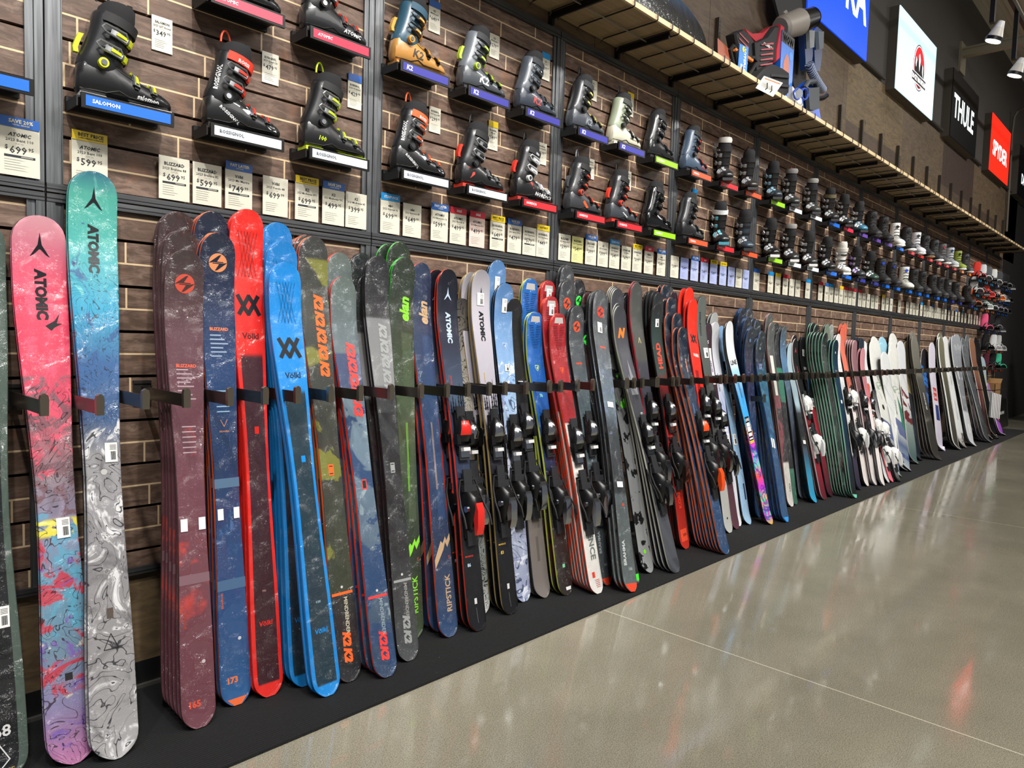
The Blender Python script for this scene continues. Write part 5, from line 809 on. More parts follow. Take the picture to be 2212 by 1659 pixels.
put(1492, 1, 'orange', 'TECNICA', 'slate blue boot with black strap', tag_=('449.95', 'TECNICA', 'Mach1'), shell='47586c', cuff='47586c', bk='1b1c1e', acc='c03a34', txt=('TECNICA', 'b03a3a', .012, .07, .05), strap='1a1b1d')
put(1484.4, 0, 'orange', 'TECNICA', 'matt black narrow boot with black strap', tag_=('449.95', 'TECNICA', 'Mach1', 'cyan'), shell='1f2022', cuff='26272a', bk='17181a', acc='6a6c6e', txt=('TECNICA', '6a6c70', .014, .06, .05), strap='1a1b1d')
T = 'turn'
put(1554.6, 1, 'red', 'NORDICA', 'turned black boot with white fur collar', T, shell='1c1d1f', cuff='1a1b1d', bk='b0b2b4', collar='c8c4be', stext=('NORDICA', 'e0e0e0'), loop='17181a')
put(1609, 1, 'orange', 'TECNICA', 'turned black boot with tall wire loop', T, shell='2b2826', cuff='1f1e1e', bk='8a8c8e', loop='4a4a4a')
put(1663.6, 1, 'green', 'DALBELLO', 'turned black boot with icy blue toe glints', T, shell='28323c', cuff='15171a', bk='9ab0c0', acc='7fa8b8')
put(1703, 1, 'white', 'ROSSIGNOL', 'turned black boot with grey fur collar and red tab', T, shell='2c2e2d', cuff='17181a', bk='9a9c9e', collar='7a7876', loop='d83a3c', stext=('ROSSIGNOL', 'e8e8e8'))
put(1749, 1, 'white', 'ROSSIGNOL', 'turned grey-toed boot with wider fur collar', T, shell='3a3c3a', cuff='191a1b', bk='a8aaac', collar='8a8886', stext=('ROSSIGNOL', 'e8e8e8'))
put(1789.6, 1, 'blue', 'SALOMON', 'turned black boot with bronze strap', T, shell='2b2b2b', cuff='1a1a1b', bk='9a9c9e', strap='6a6044')
put(1820.8, 1, 'pink', 'ATOMIC', 'turned black boot with ring loop and silver toe', T, shell='2a2b30', cuff='17181a', bk='b8babc', loop='2a2a2a', stext=('ATOMIC', 'e0e0e0'))
put(1853.6, 1, 'purple', 'K2', 'turned black boot with light petrol toe', T, shell='3a7490', cuff='15171a', bk='c8cacc')
put(1883.5, 1, 'purple', '', 'black lace-up snowboard boot on the first of its kind', 'snow', c0='1d1d1e', sole='1a1a1a', lab='nearest black snowboard boot')
put(1909.5, 1, 'purple', '', 'black snowboard boot with side dial', 'snow', c0='202022', sole='1a1a1a')
put(1935, 1, 'blue', '', 'black and white snowboard boot with white foot', 'snow', c0='e0e0dc', c1='17171a', sole='e4e4e0')
put(1960, 1, 'red', '', 'black snowboard boot with white sole beside the white one', 'snow', c0='26272a', sole='e0e0e0')
put(1981, 1, 'red', '', 'all white snowboard boot with black dial', 'snow', c0='dcdee4', c1='2a2a2c', sole='dcdcdc')
put(2000.9, 1, 'red', '', 'black snowboard boot with gum sole', 'snow', c0='232326', sole='8a6a48')
put(2021, 1, 'red', '', 'plain dark grey snowboard boot with white sole', 'snow', c0='2e3032', sole='dcdcdc')
put(2037.8, 1, 'red', '', 'mid grey snowboard boot with red stitching', 'snow', c0='5a5a5c', c1='a03a44', sole='d8d8d4')
put(2054.8, 1, 'red', '', 'pale grey and navy snowboard boot', 'snow', c0='b4bac0', c1='2a3a6a', sole='d8d8d8')
put(2071.6, 1, 'tang', '', 'black and olive yellow snowboard boot', 'snow', c0='8a9a3a', c1='1c1c1e', sole='d8d8d8')
put(2088, 1, 'tang', '', 'dark grey snowboard boot, last of the upper row', 'snow', c0='3a3c3e', sole='b8b8b8')
put(1546, 0, 'red', 'NORDICA', 'turned black boot with white cuff strap', T, shell='1b1c1f', cuff='1a1a1c', bk='b8babc', strap='d8dadc', acc='5ab0c0', sole='3a8a9a')
put(1600.4, 0, 'orange', 'TECNICA', 'turned slate blue boot with dark strap', T, shell='35424f', cuff='2f3a46', bk='9a9c9e')
put(1657.9, 0, 'green', 'DALBELLO', 'turned glossy black boot with white sole', T, shell='1d1b1a', cuff='151517', bk='a8aaac', sole='d8d8d8', stext=('DALBELLO', 'e0e0e0'), gloss=.15)
put(1701, 0, 'white', 'ROSSIGNOL', 'turned black boot with light fur collar', T, shell='2a2b2c', cuff='161718', bk='a8aaac', collar='8f8c8a', sole='d0d0d0', stext=('ROSSIGNOL', 'f0f0f0'))
put(1741.8, 0, 'white', 'ROSSIGNOL', 'turned black boot with chrome middle buckles', T, shell='2b2c2e', cuff='17181a', bk='c8cacc', sole='d0d0d0', stext=('ROSSI', 'f0f0f0'))
put(1783, 0, 'blue', 'SALOMON', 'turned black boot with white strap lettering', T, shell='1f2022', cuff='17181a', bk='9a9c9e', loop='8a8a8a', stext=('SALOMON', 'f0f0f0'))
put(1816.4, 0, 'blue', 'SALOMON', 'turned all white boot', T, shell='d8d8d4', cuff='dcdcd8', bk='c8cacc', liner='c8c4bc', strap='d4d2ca', sole='dcdcd8')
put(1848.8, 0, 'navy', 'K2', 'turned dark boot with violet buckle', T, shell='2f3438', cuff='1c1d20', bk='8a6ab8', loop='3a3a3a')
put(1878.7, 0, 'navy', 'K2', 'turned black boot with dark green toe', T, shell='2f4a40', cuff='17181a', bk='b8babc', loop='3a3a3a')
for px, lk, c0, c1, so in ((1903.8, 'chunky black snowboard boot with blue collar tab', '1e1f21', '2a4ac0', '1a1a1a'), (1928, 'black laced snowboard boot with blue collar', '1c1c1f', '2a3a8a', '1a1a1a'), (1955, 'white-shelled snowboard boot with bright blue tongue', 'd0d0c8', '2a50d8', '1a1a1a'), (1976, 'black snowboard boot with hanging yellow tag', '232424', '1a1a1c', '1a1a1a'), (1993.7, 'black snowboard boot right of the yellow-tagged one', '1d1e1f', '17171a', '1a1a1a'), (2017, 'short black snowboard boot with round toe', '1f2020', '17171a', '1a1a1a'),
        (2033, 'tall black snowboard boot in the middle of black ones', '1e1f20', '17171a', '17171a'), (2050, 'grey-laced black snowboard boot', '2a2b2c', '8a8a8a', '17171a'), (2067.5, 'smooth black snowboard boot with faint logo', '222324', '17171a', '17171a'), (2092.5, 'wide black snowboard boot ending the lower row', '1c1d1e', '17171a', '17171a')):
    put(px, 0, 'blue' if px < 2045 else 'navy', '', lk, 'snow', c0=c0, c1=c1, sole=so)
# snowboard bindings beyond the boots
def sbinding(loc, rz, look, c, c2):
    r = empty('snowboard_binding', loc, rz); m, m2 = M(c, .4), M(c2, .5)
    mb = MB(); mb.box((-.10, -.045, 0), (.10, .045, .02)); mb.box((-.10, -.058, .0), (.06, -.046, .06)); mb.box((-.10, .046, .0), (.06, .058, .06)); mb.build('base', [m2], r, False)
    mb = MB(); mb.loft([[(-.10+.02*math.cos(a)*1-.02-lean, b_*math.sin(a), z) for a in [R(-80+20*k) for k in range(9)]]+[(-.088+.02*math.cos(a)-.02-lean, (b_-.006)*math.sin(a), z) for a in [R(80-20*k) for k in range(9)]] for z, b_, lean in ((.03, .055, 0), (.10, .060, -.01), (.18, .062, -.02), (.25, .050, -.03), (.27, .035, -.033))]); mb.build('highback', [m], r)
    for x, z in ((-.02, .10), (.06, .06)):
        mb = MB(); ph = [math.pi*k/10 for k in range(11)]
        band(mb, [[(x-.016, .054*math.cos(a), .02+z*math.sin(a)) for a in ph], [(x+.016, .054*math.cos(a), .02+z*math.sin(a)) for a in ph]], [[(x-.014, .060*math.cos(a), .02+(z+.008)*math.sin(a)) for a in ph], [(x+.014, .060*math.cos(a), .02+(z+.008)*math.sin(a)) for a in ph]], 0); mb.build('strap', [m2 if x < 0 else m], r)
    tag(r, look, 'binding', 'snowboard bindings at the far wall end')
BR = [(2.385, 'top', [('red', 'e0382c', '1a1a1c', 'sky'), ('white', 'd8dadc', '1a1a1c', 'sky'), ('slate grey', '5a5e62', '1a1a1c', 'sky'), ('cut-out white', 'e0e4e0', '3a3a3c', 'navy'), ('dark grey', '4a4c4e', '1a1a1c', 'navy'), ('black', '1c1c1e', '2a2a2c', 'blue'), ('glossy black', '17181a', '9a9c9e', 'blue')]),
      (2.15, 'middle', [('pearl white', 'dcdcda', '1a1a1c', 'sky'), ('black and grey', '2a2b2e', '6a6c6e', 'orange'), ('vermilion', 'e84a3c', 'c83a30', 'orange'), ('charcoal', '3a3c40', '1a1a1c', 'orange'), ('white and orange', 'e8e4de', 'e8883a', 'blue'), ('black and white', '232325', 'c8c8c8', 'blue'), ('jet black', '141416', '1a1a1c', 'blue')]),
      (1.95, 'bottom', [('orange and black', 'ee6a2c', '1a1a1c', 'sky'), ('silver black', '8a8c8e', '17171a', 'tang'), ('mint and white', 'c8e0d4', 'e0e0e0', 'tang'), ('bone white', 'd8d8d4', '2a2a2c', 'tang'), ('pale violet', 'a8a4c0', '2a2a2c', 'blue'), ('shiny grey', '9a9c9e', '17171a', 'blue'), ('dull black', '1f1f21', '17171a', 'blue')])]
for z, rn, items in BR:
    for i, (nm, c, c2, tc_) in enumerate(items):
        px = (2117.5, 2131, 2143, 2154.6, 2167, 2176.5, 2184)[i]-(0 if z > 2.3 else 3 if z > 2 else 5); x = at(px, 600, -.13).x-.13; lk = '%s snowboard binding in the %s row' % (nm, rn)
        sbinding((x+.11, -.125, z+.026), TURN, lk, c, c2); shelf(x, z, tc_, '', lk, .20)
for z, y_, items in ((1.62, 757, [('hot pink', 'ee5a86', '2a2a2c', 2131, 'navy'), ('rounded black', '1a1a1c', '1a1a1c', 2145, 'navy'), ('black chrome', '2a2b2e', '9a9c9e', 2158, 'navy')]), (1.30, 795, [('matt black', '1a1a1c', '1a1a1c', 2133, 'orange'), ('white lattice', 'e0e2e2', 'd8d8d8', 2150, 'orange'), ('ash white', 'c8cac8', 'b8b8b8', 2160, 'orange')]), (.98, 834, [('burgundy', '5a2034', '2a1a20', 2134, 'orange'), ('black strapped', '1c1c1e', '2a2a2c', 2148, 'orange'), ('mint green', '4ad0a4', '1a1a1c', 2160, 'orange')])):
    for nm, c, c2, px, tc_ in items:
        x = at(px, y_, -.13).x-.13; lk = '%s snowboard binding low on the last wall bay' % nm
        sbinding((x+.11, -.125, z+.026), TURN, lk, c, c2); shelf(x, z, tc_, '', lk, .20)
# ------------------------------------------------------------------ long top shelf
b = NB('shelf_wood'); p = b.sep(b.pos())
WOOD = b.fin(b.ramp(b.noise(b.xyz(b.math('MULTIPLY', p[0], 2), b.math('MULTIPLY', p[1], 30), p[2]), 2, 4), [(.3, '8a7556'), (.7, 'a08a68')]), .5)
EDGE = M('cdb58c', .45); IRON = M('14120f', .5, .3); RODM = M('2a2520', .4, .5)
XBs = [4.79+.606*k for k in range(-7, 18)]
for k in range(0, len(XBs)-1, 2):
    xa, xb = XBs[k], XBs[min(k+2, len(XBs)-1)]; r = empty('wall_shelf', (xa, 0, 3.03))
    w_ = xb-xa; mb = MB(); mb.box((.002, -.385, 0), (w_-.002, -.012, .022)); mb.build('shelf_board', [WOOD], r, False)
    mb = MB(); mb.box((.002, -.400, -.002), (w_-.002, -.385, .026)); mb.build('front_edge', [EDGE], r, False)
    for j in (0, 1):
        mb = MB(); x = j*w_/2+.02; mb.box((x-.006, -.37, -.035), (x+.006, -.03, 0)); mb.box((x-.010, -.03, -.065), (x+.010, -.002, 0)); mb.box((x+.02, -.36, -.020), (x+.028, -.03, -.002)); mb.build('bracket', [IRON], r, False)
        for dx in (.035, .20, .42, .57):
            mb = MB(); xx = x+dx; mb.tube([(xx, -.03, -.03), (xx, -.05, -.012), (xx, -.40, -.012), (xx, -.412, -.006), (xx, -.412, .03)], .004, 6); mb.build('wire', [RODM], r)
    mb = MB(); mb.tube([(0, -.22, -.017), (w_, -.22, -.017)], .004, 6); mb.build('long_wire', [M('8a8478', .4, .4)], r)
    tag(r, 'wooden shelf length with black brackets high on the wall, %s from left' % nth(k//2+1), 'shelf', 'lengths of the long top shelf')
for k, x in enumerate(XBs):
    if x < 2.9: continue
    mb = MB(); mb.box((x-.016, -.028, 3.056), (x-.012, -.0, 3.60)); mb.box((x+.012, -.028, 3.056), (x+.016, -.0, 3.60)); mb.box((x-.016, -.030, 3.056), (x+.016, -.027, 3.60))
    for q in range(20): z = 3.07+.026*q; mb.box((x-.003, -.0306, z), (x+.003, -.030, z+.014), 1)
    tag(mb.build('shelf_standard', [M('4a443c', .45, .6), M('0a0a0a', .8)], None, False), 'dark slotted upright rising above the top shelf, %s from left' % nth(k-3), 'upright', 'slotted uprights above the top shelf')
# ------------------------------------------------------------------ goods on the top shelf
def pris(mb, pts, Y, th, m=0, m2=None):
    a = [at(x, y, Y) for x, y in pts]; b2 = [v+Vector((0, th, 0)) for v in a]; n = len(a); i = len(mb.v); mb.v += [tuple(v) for v in a+b2]
    mb.f.append(tuple(range(i, i+n))); mb.m.append(m); mb.f.append(tuple(range(i+2*n-1, i+n-1, -1))); mb.m.append(m if m2 is None else m2)
    for k in range(n): c = (k+1) % n; mb.f.append((i+k, i+n+k, i+n+c, i+c)); mb.m.append(m if m2 is None else m2)
def pf(px, py, Y, kx=1, kz=1):
    o = at(px, py, Y); return lambda x, z: (o.x+x*kx, Y, o.z+z*kz)
mb = MB(); rings = []
for y, g in ((-.16, -.012), (-.155, 0), (-.13, 0), (-.125, -.012)):
    rings.append([(3.88+(.56+g)*math.cos(a)*(1 if abs(math.cos(a)) < .9 else .99), y+(z_-3.06)*.10, z_) for a in [2*math.pi*k/40 for k in range(40)] for z_ in [3.27+(.215+g)*math.sin(a)]])
b = NB('wrapped_board'); pp = b.sep(b.pos()); c1 = b.mix(b.ss(pp[2], 3.36, 3.46), '26282a', '3a5068'); b.bump(b.noise(b.pos(), 14, 4), .8, .02, 'Coat Normal')
mb.loft(rings); tag(mb.build('kneeboard', [b.fin(c1, .3, 0, 1)]), 'film-wrapped black board with blue rim lying on edge on the top shelf', 'board')
mb = MB(); mb.box((3.02, -.36, 3.058), (3.30, -.12, 3.30), 0); mb.box((3.03, -.362, 3.14), (3.29, -.360, 3.2), 1); tag(mb.build('boxed_goods', [M('2a2c2a', .5), M('9ac84a', .5)], None, False), 'dark box with green band on the top shelf, cut by the photo top', 'box')
mb = MB(); pris(mb, [(1550, 82), (1573, 104), (1580, 155), (1566, 148), (1551, 138)], -.2, .02, 0, 1); tag(mb.build('wakeboard', [M('a8553a', .35, 0, .5), M('2a1c1a', .5)], None, False), 'rust orange pointed board behind the tow handle', 'board')
r = empty('water_ski_rope', at(1610, 165, -.33)); o = r.location.copy()
inv = lambda px, py, Y=-.33: at(px, py, Y)-o
mb = MB(); mb.tube([inv(1591, 160), inv(1583, 135), inv(1577, 108), inv(1584, 99), inv(1590, 106), inv(1592, 135), inv(1596, 162)], .013, 8); mb.tube([inv(1612, 170), inv(1626, 150), inv(1634, 135), inv(1628, 124), inv(1619, 128)], .012, 8); mb.build('foam_float', [RUB], r)
mb = MB(); mb.tube([inv(1586, 106), inv(1624, 131)], .013, 8); mb.build('grip', [M('e8843a', .6)], r)
mb = MB(); q = [inv(1598, 94, -.35), inv(1617, 103, -.35), inv(1612, 174, -.35), inv(1593, 164, -.35)]; mb.quad(q, 0); mb.quad([v+Vector((0, .004, 0)) for v in q][::-1], 0)
c = sum(q, Vector())/4; ff = lambda x, z: (c.x+x, c.y-.0015, c.z+z); mb.text('HYPERLITE', ff, .028, 1, .02, -.0, -math.pi/2, .03, 0, .18, 1); mb.disc(ff, .02, 2, .0, .08); mb.quad([ff(x, z) for x, z in ((-.035, -.02), (-.01, -.02), (-.01, -.10), (-.035, -.10))], 1); mb.build('header_card', [M('2a7ac8', .4), M('f0f0f0', .5), M('d8cc3a', .5)], r, False)
tag(r, 'tow rope grip with black floats and tall blue card', 'rope')
r = empty('life_vest', (4.85, -.2, 3.06)); o = r.location.copy()
def vest(mb, pts, Y, th, m):
    n = len(pts); a = [at(x, y, Y)-o for x, y in pts]; cc = sum(a, Vector())/n
    mb.loft([[v+(cc-v)*.10+Vector((0, -.012, 0)) for v in a], a, [v+Vector((0, th, 0)) for v in a]], m)
mb = MB(); vest(mb, [(1585, 73), (1603, 63), (1612, 70), (1628, 92), (1630, 130), (1606, 133), (1592, 110)], -.24, .06, 0); ff = lambda x, z: (at(1610, 95, -.256).x+x-o.x, -.256-o.y, at(1610, 95, -.256).z+z-o.z)
for k in range(5): mb.quad([ff(-.09, .05-.035*k), ff(.05, .0-.035*k+.03), ff(.05, -.012-.035*k+.03), ff(-.09, .04-.035*k)], 1)
mb.build('front_panel', [M('17171a', .7), M('a84a50', .6)], r)
mb = MB(); vest(mb, [(1630, 92), (1655, 80), (1672, 56), (1690, 56), (1683, 95), (1676, 130), (1655, 140), (1635, 155), (1632, 125)], -.27, .07, 0); o2 = at(1658, 108, -.29); ff = lambda x, z: (o2.x+x-o.x, -.291-o.y, o2.z+z-o.z)
for k in range(5): mb.quad([ff(-.10, -.02-.035*k+.03), ff(.09, .05-.035*k+.03), ff(.09, .036-.035*k+.03), ff(-.10, -.028-.035*k+.03)], 1)
mb.text('CONNELLY', ff, .018, 2, .0, .03, .05, .03, 0, None, 1); mb.build('front_panel', [M('17171a', .7), M('a84a50', .6), M('e8e8e8', .5)], r)
mb = MB(); vest(mb, [(1684, 52), (1692, 57), (1687, 95), (1682, 128), (1673, 136), (1674, 110), (1679, 80)], -.28, .08, 0); vest(mb, [(1603, 63), (1620, 74), (1645, 72), (1664, 57), (1672, 55), (1658, 80), (1630, 94), (1612, 76)], -.23, .04, 0); mb.build('red_binding', [M('b01c2c', .7)], r)
tag(r, 'red and black striped life vest standing on the top shelf', 'life vest')
r = empty('life_vest', (5.05, -.3, 3.06)); o = r.location.copy(); mb = MB(); vest(mb, [(1632, 168), (1648, 150), (1668, 138), (1690, 148), (1704, 158), (1703, 200), (1690, 212), (1668, 212), (1640, 196)], -.33, .08, 0); mb.build('vest_body', [M('1a1a1c', .8)], r)
mb = MB(); vest(mb, [(1666, 160), (1703, 164), (1703, 170), (1666, 166)], -.345, .02, 0); vest(mb, [(1670, 180), (1703, 184), (1703, 190), (1670, 186)], -.345, .02, 0); mb.build('webbing_strap', [M('0b0b0c', .6)], r); tag(r, 'plain black life vest lying in front of the red striped one', 'life vest')
mb = MB(); q = [at(1651, 164, -.40), at(1691, 179, -.40), at(1670, 209, -.40), at(1633, 190, -.40)]; mb.quad(q); mb.quad([v+Vector((0, .003, 0)) for v in q][::-1]); e1, e2, e0 = (q[1]-q[0]), (q[3]-q[0]), q[0]
ff = lambda u, v: tuple(e0+e1*u+e2*v+Vector((0, -.001, 0)))
mb.quad([ff(.08, .10), ff(.92, .10), ff(.92, .2), ff(.08, .2)], 1)
for k in range(6): mb.quad([ff(.1, .3+.09*k), ff(.5+.06*k, .3+.09*k), ff(.5+.06*k, .33+.09*k), ff(.1, .33+.09*k)], 2)
tag(mb.build('price_sheet', [PAPER, M('b07a50', .5), M('8a8a86', .5)], None, False), 'tilted white paper sheet in front of the black life vest', 'price sheet')
r = empty('towable_box', at(1697, 225, -.30)); o = r.location.copy(); mb = MB(); a0 = at(1682, 215, -.3)-o; mb.box((a0.x, 0, 0), (a0.x+.22, .16, .50)); ff = lambda x, z: (a0.x+x, -.0015, z)
mb.quad([ff(0, .42), ff(.22, .42), ff(.22, .50), ff(0, .50)], 1); mb.text('WOW', ff, .055, 2, .11, .455, 0, .04, 0, .19, 1); mb.quad([ff(0, 0), ff(.22, 0), ff(.22, .06), ff(0, .06)], 2)
mb.poly([(-.05, -.1), (-.06, .0), (-.03, .06), (.0, .09), (.03, .07), (.04, .02), (.05, -.08), (.02, -.14)], lambda x, z: (a0.x+x, -.002, z), 3, .10, .27); mb.disc(ff, .03, 4, .17, .36); mb.build('carton', [M('1f6ed0', .35, 0, .4), M('17171a', .4), M('ececec', .4), M('b8705a', .5), M('3a8ae0', .4)], r, False); tag(r, 'tall blue carton with big white letters behind the vests', 'carton')
mb = MB(); pris(mb, [(1674, 0), (1732, 0), (1738, 60), (1743, 205), (1716, 190), (1690, 60)], -.12, .02, 0); pris(mb, [(1674, -40), (1732, -40), (1732, 0), (1674, 0)], -.12, .02, 0); tag(mb.build('charcoal_panel', [M('2e2e2f', .7)], None, False), 'tall charcoal board leaning behind the blue carton', 'board')
r = empty('wakeboard_boot', at(1718, 50, -.25)); o = r.location.copy(); mb = MB(); d = at(1755, 38, -.30)-o; s_ = at(1690, 60, -.20)-o
mb.cyl(s_, s_.lerp(d, .55), .085, 18, 0, .10); mb.cyl(s_, s_.lerp(d, -.08), .09, 18, 0, .075); mb.tube([s_+Vector((0, 0, .10)), s_+Vector((.04, 0, .13)), s_+Vector((.07, 0, .10))], .016, 6); mb.tube([s_+Vector((0, 0, -.09)), s_+Vector((.06, 0, -.13)), s_+Vector((.1, 0, -.09))], .016, 6); mb.build('flange', [M('9a938a', .5)], r)
mb = MB(); mb.cyl(s_.lerp(d, .50), d, .095, 18, 0, .075); mb.cyl(d, d.lerp(s_, -.08), .078, 18, 1, .06); mb.build('cone', [BLK, RUB], r); tag(r, 'grey and black cone-shaped fitting high on the charcoal board', 'fitting')
for k, (x0, y0_, lk) in enumerate(((1737, 60, 'left blue snorkel pack with clear mask window hanging above the fins'), (1757, 62, 'right blue snorkel pack with grey photo card above the fins'))):
    r = empty('snorkel_pack', at(x0+10, y0_+80, -.22)); o = r.location.copy(); mb = MB(); pts = [(x0, y0_+5), (x0+8, y0_-5), (x0+19, y0_+4), (x0+19, y0_+60), (x0+14, y0_+92), (x0+4, y0_+90)]; a = [at(x, y, -.22)-o for x, y in pts]
    mb.loft([a, [v+Vector((0, .05, 0)) for v in a]], 0, True); mb.build('backing', [M('1c3f7a', .35, 0, .8)], r, False)
    mb = MB(); a = [at(x, y, -.225)-o for x, y in ((x0+3, y0_+8), (x0+15, y0_+8), (x0+14, y0_+44), (x0+5, y0_+46))]; mb.loft([a, [v+Vector((0, -.03, 0)) for v in a]], 0, True); mb.build('clear_window', [M('8a94a0' if k else 'b0b6bc', .1, 0, 1)], r, False); tag(r, lk, 'snorkel pack', 'snorkel packs')
b = NB('braided_rope'); ww = b.n('TexWave'); ww.inputs['Scale'].default_value = 18; ww.inputs['Distortion'].default_value = 3; b.put(ww.inputs['Vector'], b.pos()); ROPE = b.fin(b.mix(b.ss(ww.outputs[1], .4, .6), '2c4478', 'b8c4d8'), .7)
mb = MB(); pr = [at(x, y, -.28) for x, y in ((1748, 138), (1752, 152), (1760, 168), (1770, 184), (1777, 194))]; mb.tube(pr, .035, 10); tag(mb.build('tow_rope', [ROPE]), 'bundle of blue and white braided rope hanging above the fins', 'rope')
r = empty('snorkel_set', at(1745, 262, -.32)); o = r.location.copy(); iv = lambda x, y, Y=-.33: at(x, y, Y)-o
mb = MB(); a = [iv(x, y) for x, y in ((1728, 200), (1738, 180), (1752, 172), (1762, 178), (1765, 200), (1768, 225), (1774, 262), (1762, 268), (1745, 262), (1735, 235))]; mb.loft([a, [v+Vector((0, .04, 0)) for v in a]], 0); mb.build('fin_blade', [M('1a55c8', .35, 0, .4)], r)
mb = MB(); a = [iv(x, y, -.345) for x, y in ((1738, 192), (1762, 190), (1762, 236), (1750, 240), (1741, 238))]; mb.loft([a, [v+Vector((0, -.03, 0)) for v in a]], 0); mb.tube([iv(1738, 190, -.36), iv(1745, 178, -.37), iv(1760, 176, -.36), iv(1764, 188, -.35)], .02, 8); mb.build('foot_pocket', [M('3a3f44', .6)], r)
mb = MB()
for cx_ in (1722, 1738):
    mb.tube([iv(cx_+7*math.cos(t), 203+12*math.sin(t), -.38) for t in [2*math.pi*k/12 for k in range(13)]], .007, 6)
mb.build('mask_frame', [M('2a4ab0', .3, 0, .4)], r)
mb = MB(); mb.cyl(iv(1722, 203, -.375), iv(1722, 203, -.37), .04, 14); mb.build('mask_lens', [M('b8c0c8', .05, 0, 1)], r)
mb = MB(); a = [iv(x, y, -.34) for x, y in ((1712, 186), (1732, 214), (1735, 228), (1722, 238), (1711, 225))]; mb.loft([a, [v+Vector((0, .05, 0)) for v in a]], 0); mb.build('mouth_skirt', [M('d8d8d8', .5)], r)
mb = MB(); mb.tube([iv(1764, 214), iv(1778, 212), iv(1786, 206)], .018, 8); mb.build('buckle', [BLK], r); tag(r, 'blue and black fins with diving mask at the end of the shelf goods', 'snorkel set')
# ------------------------------------------------------------------ lit signs
for x0, face, lk, tx in ((6.10, '0048ff', 'large glowing blue sign box with white letters at the top edge', [('HOKA', 'f4f6ff', .40, .74, .50, .12)]), (8.506, 'cfeef4', 'glowing pale sign box with a red and black mountain emblem', None), (10.83, '070b10', 'black sign box with glowing white bold letters', [('THULE', 'e8f6f4', .27, .62, .40, .07)]), (13.27, 'ff2a18', 'glowing red sign box with white angular letters', [('SPYDER', 'ffffff', .21, .66, .36, .05)]), (15.65, '0a0d12', 'farthest black sign box with white letters', [('DAKINE', 'e8f0f0', .16, .68, .3, .05)])):
    W_ = 1.47; H_ = .87; r = empty('sign_box', (x0, 0, 4.085+.008*max(0, x0-9))); mb = MB(); mb.box((0, -.095, 0), (W_, -.0, H_)); mb.build('cabinet', [M('4c463e', .7)], r, False)
    mb = MB(); mb.box((.004, -.105, .004), (W_-.004, -.095, H_-.004)); f = lambda x, z: (x*1.08, -.1065, z*1.08); ms = [M(face, .4, emit=.06 if face[0] == '0' and face != '0048ff' else .95)]
    if tx:
        for t, c, s_, x, z, _ in tx: ms.append(M(c, .4, emit=1.3)); mb.text(t, f, s_, len(ms)-1, x, z, 0, .025, .0, 1.12 if t == 'HOKA' else 1.05)
    else:
        ms += [M('10101a', .5), M('e81828', .5, emit=.7), M('f8f8f8', .5, emit=1)]; f2 = lambda x, z: (x*1.08, -.1075, z*1.08); f3 = lambda x, z: (x*1.08, -.1085, z*1.08); f4 = lambda x, z: (x*1.08, -.1095, z*1.08)
        mb.disc(f, .235, 1, .74, .40, 32, .205); mb.disc(f2, .225, 3, .74, .40, 32, .196); mb.disc(f3, .212, 2, .74, .40, 32, .184)
        mb.quad([f4(x, z) for x, z in ((.56, .39), (.61, .50), (.66, .44), (.73, .56), (.80, .44), (.85, .47), (.92, .38), (.90, .30), (.82, .22), (.74, .195), (.66, .22), (.58, .30))], 1); f5 = lambda x, z: (x*1.08, -.1105, z*1.08)
        for q in ([(.61, .49), (.64, .46), (.62, .38), (.59, .41)], [(.70, .52), (.73, .55), (.77, .49), (.74, .36), (.71, .44)], [(.84, .465), (.87, .44), (.88, .33), (.84, .38)]): mb.quad([f5(*a) for a in q], 3)
        mb.quad([f5(x, z) for x, z in ((.48, .22), (1.0, .22), (1.0, .33), (.48, .33))], 3); f6 = lambda x, z: (x*1.08, -.1115, z*1.08); mb.quad([f6(x, z) for x, z in ((.49, .23), (.99, .23), (.99, .32), (.49, .32))], 1); mb.text('ROCKY MOUNTAIN', lambda x, z: (x*1.08, -.1122, z*1.08), .05, 3, .74, .275, 0, .05, 0, .48, 1)
    mb.build('lit_face', ms, r, False); tag(r, lk, 'sign', 'sign boxes above the plywood')
    mb = MB(); mb.tube([(x0+W_, -.03, 4.16), (x0+W_+.80, -.03, 4.16)], .018, 8); tag(mb.build('conduit', [M('3a3734', .6)]), 'thin grey conduit right of the %s' % ('blue sign' if x0 < 7 else 'mountain sign' if x0 < 9 else 'nearer black sign' if x0 < 12 else 'red sign' if x0 < 15 else 'farthest sign'), 'conduit', 'conduits between the signs')
mb = MB(); mb.tube([at(2174, 500, -.04), at(2180, 400, -.04), at(2186, 290, -.04), at(2191, 252, -.06), at(2200, 238, -.12), at(2225, 228, -.3)], .02, 8); tag(mb.build('conduit', [M('6a645a', .5)]), 'bent conduit rising beside the red sign', 'conduit')
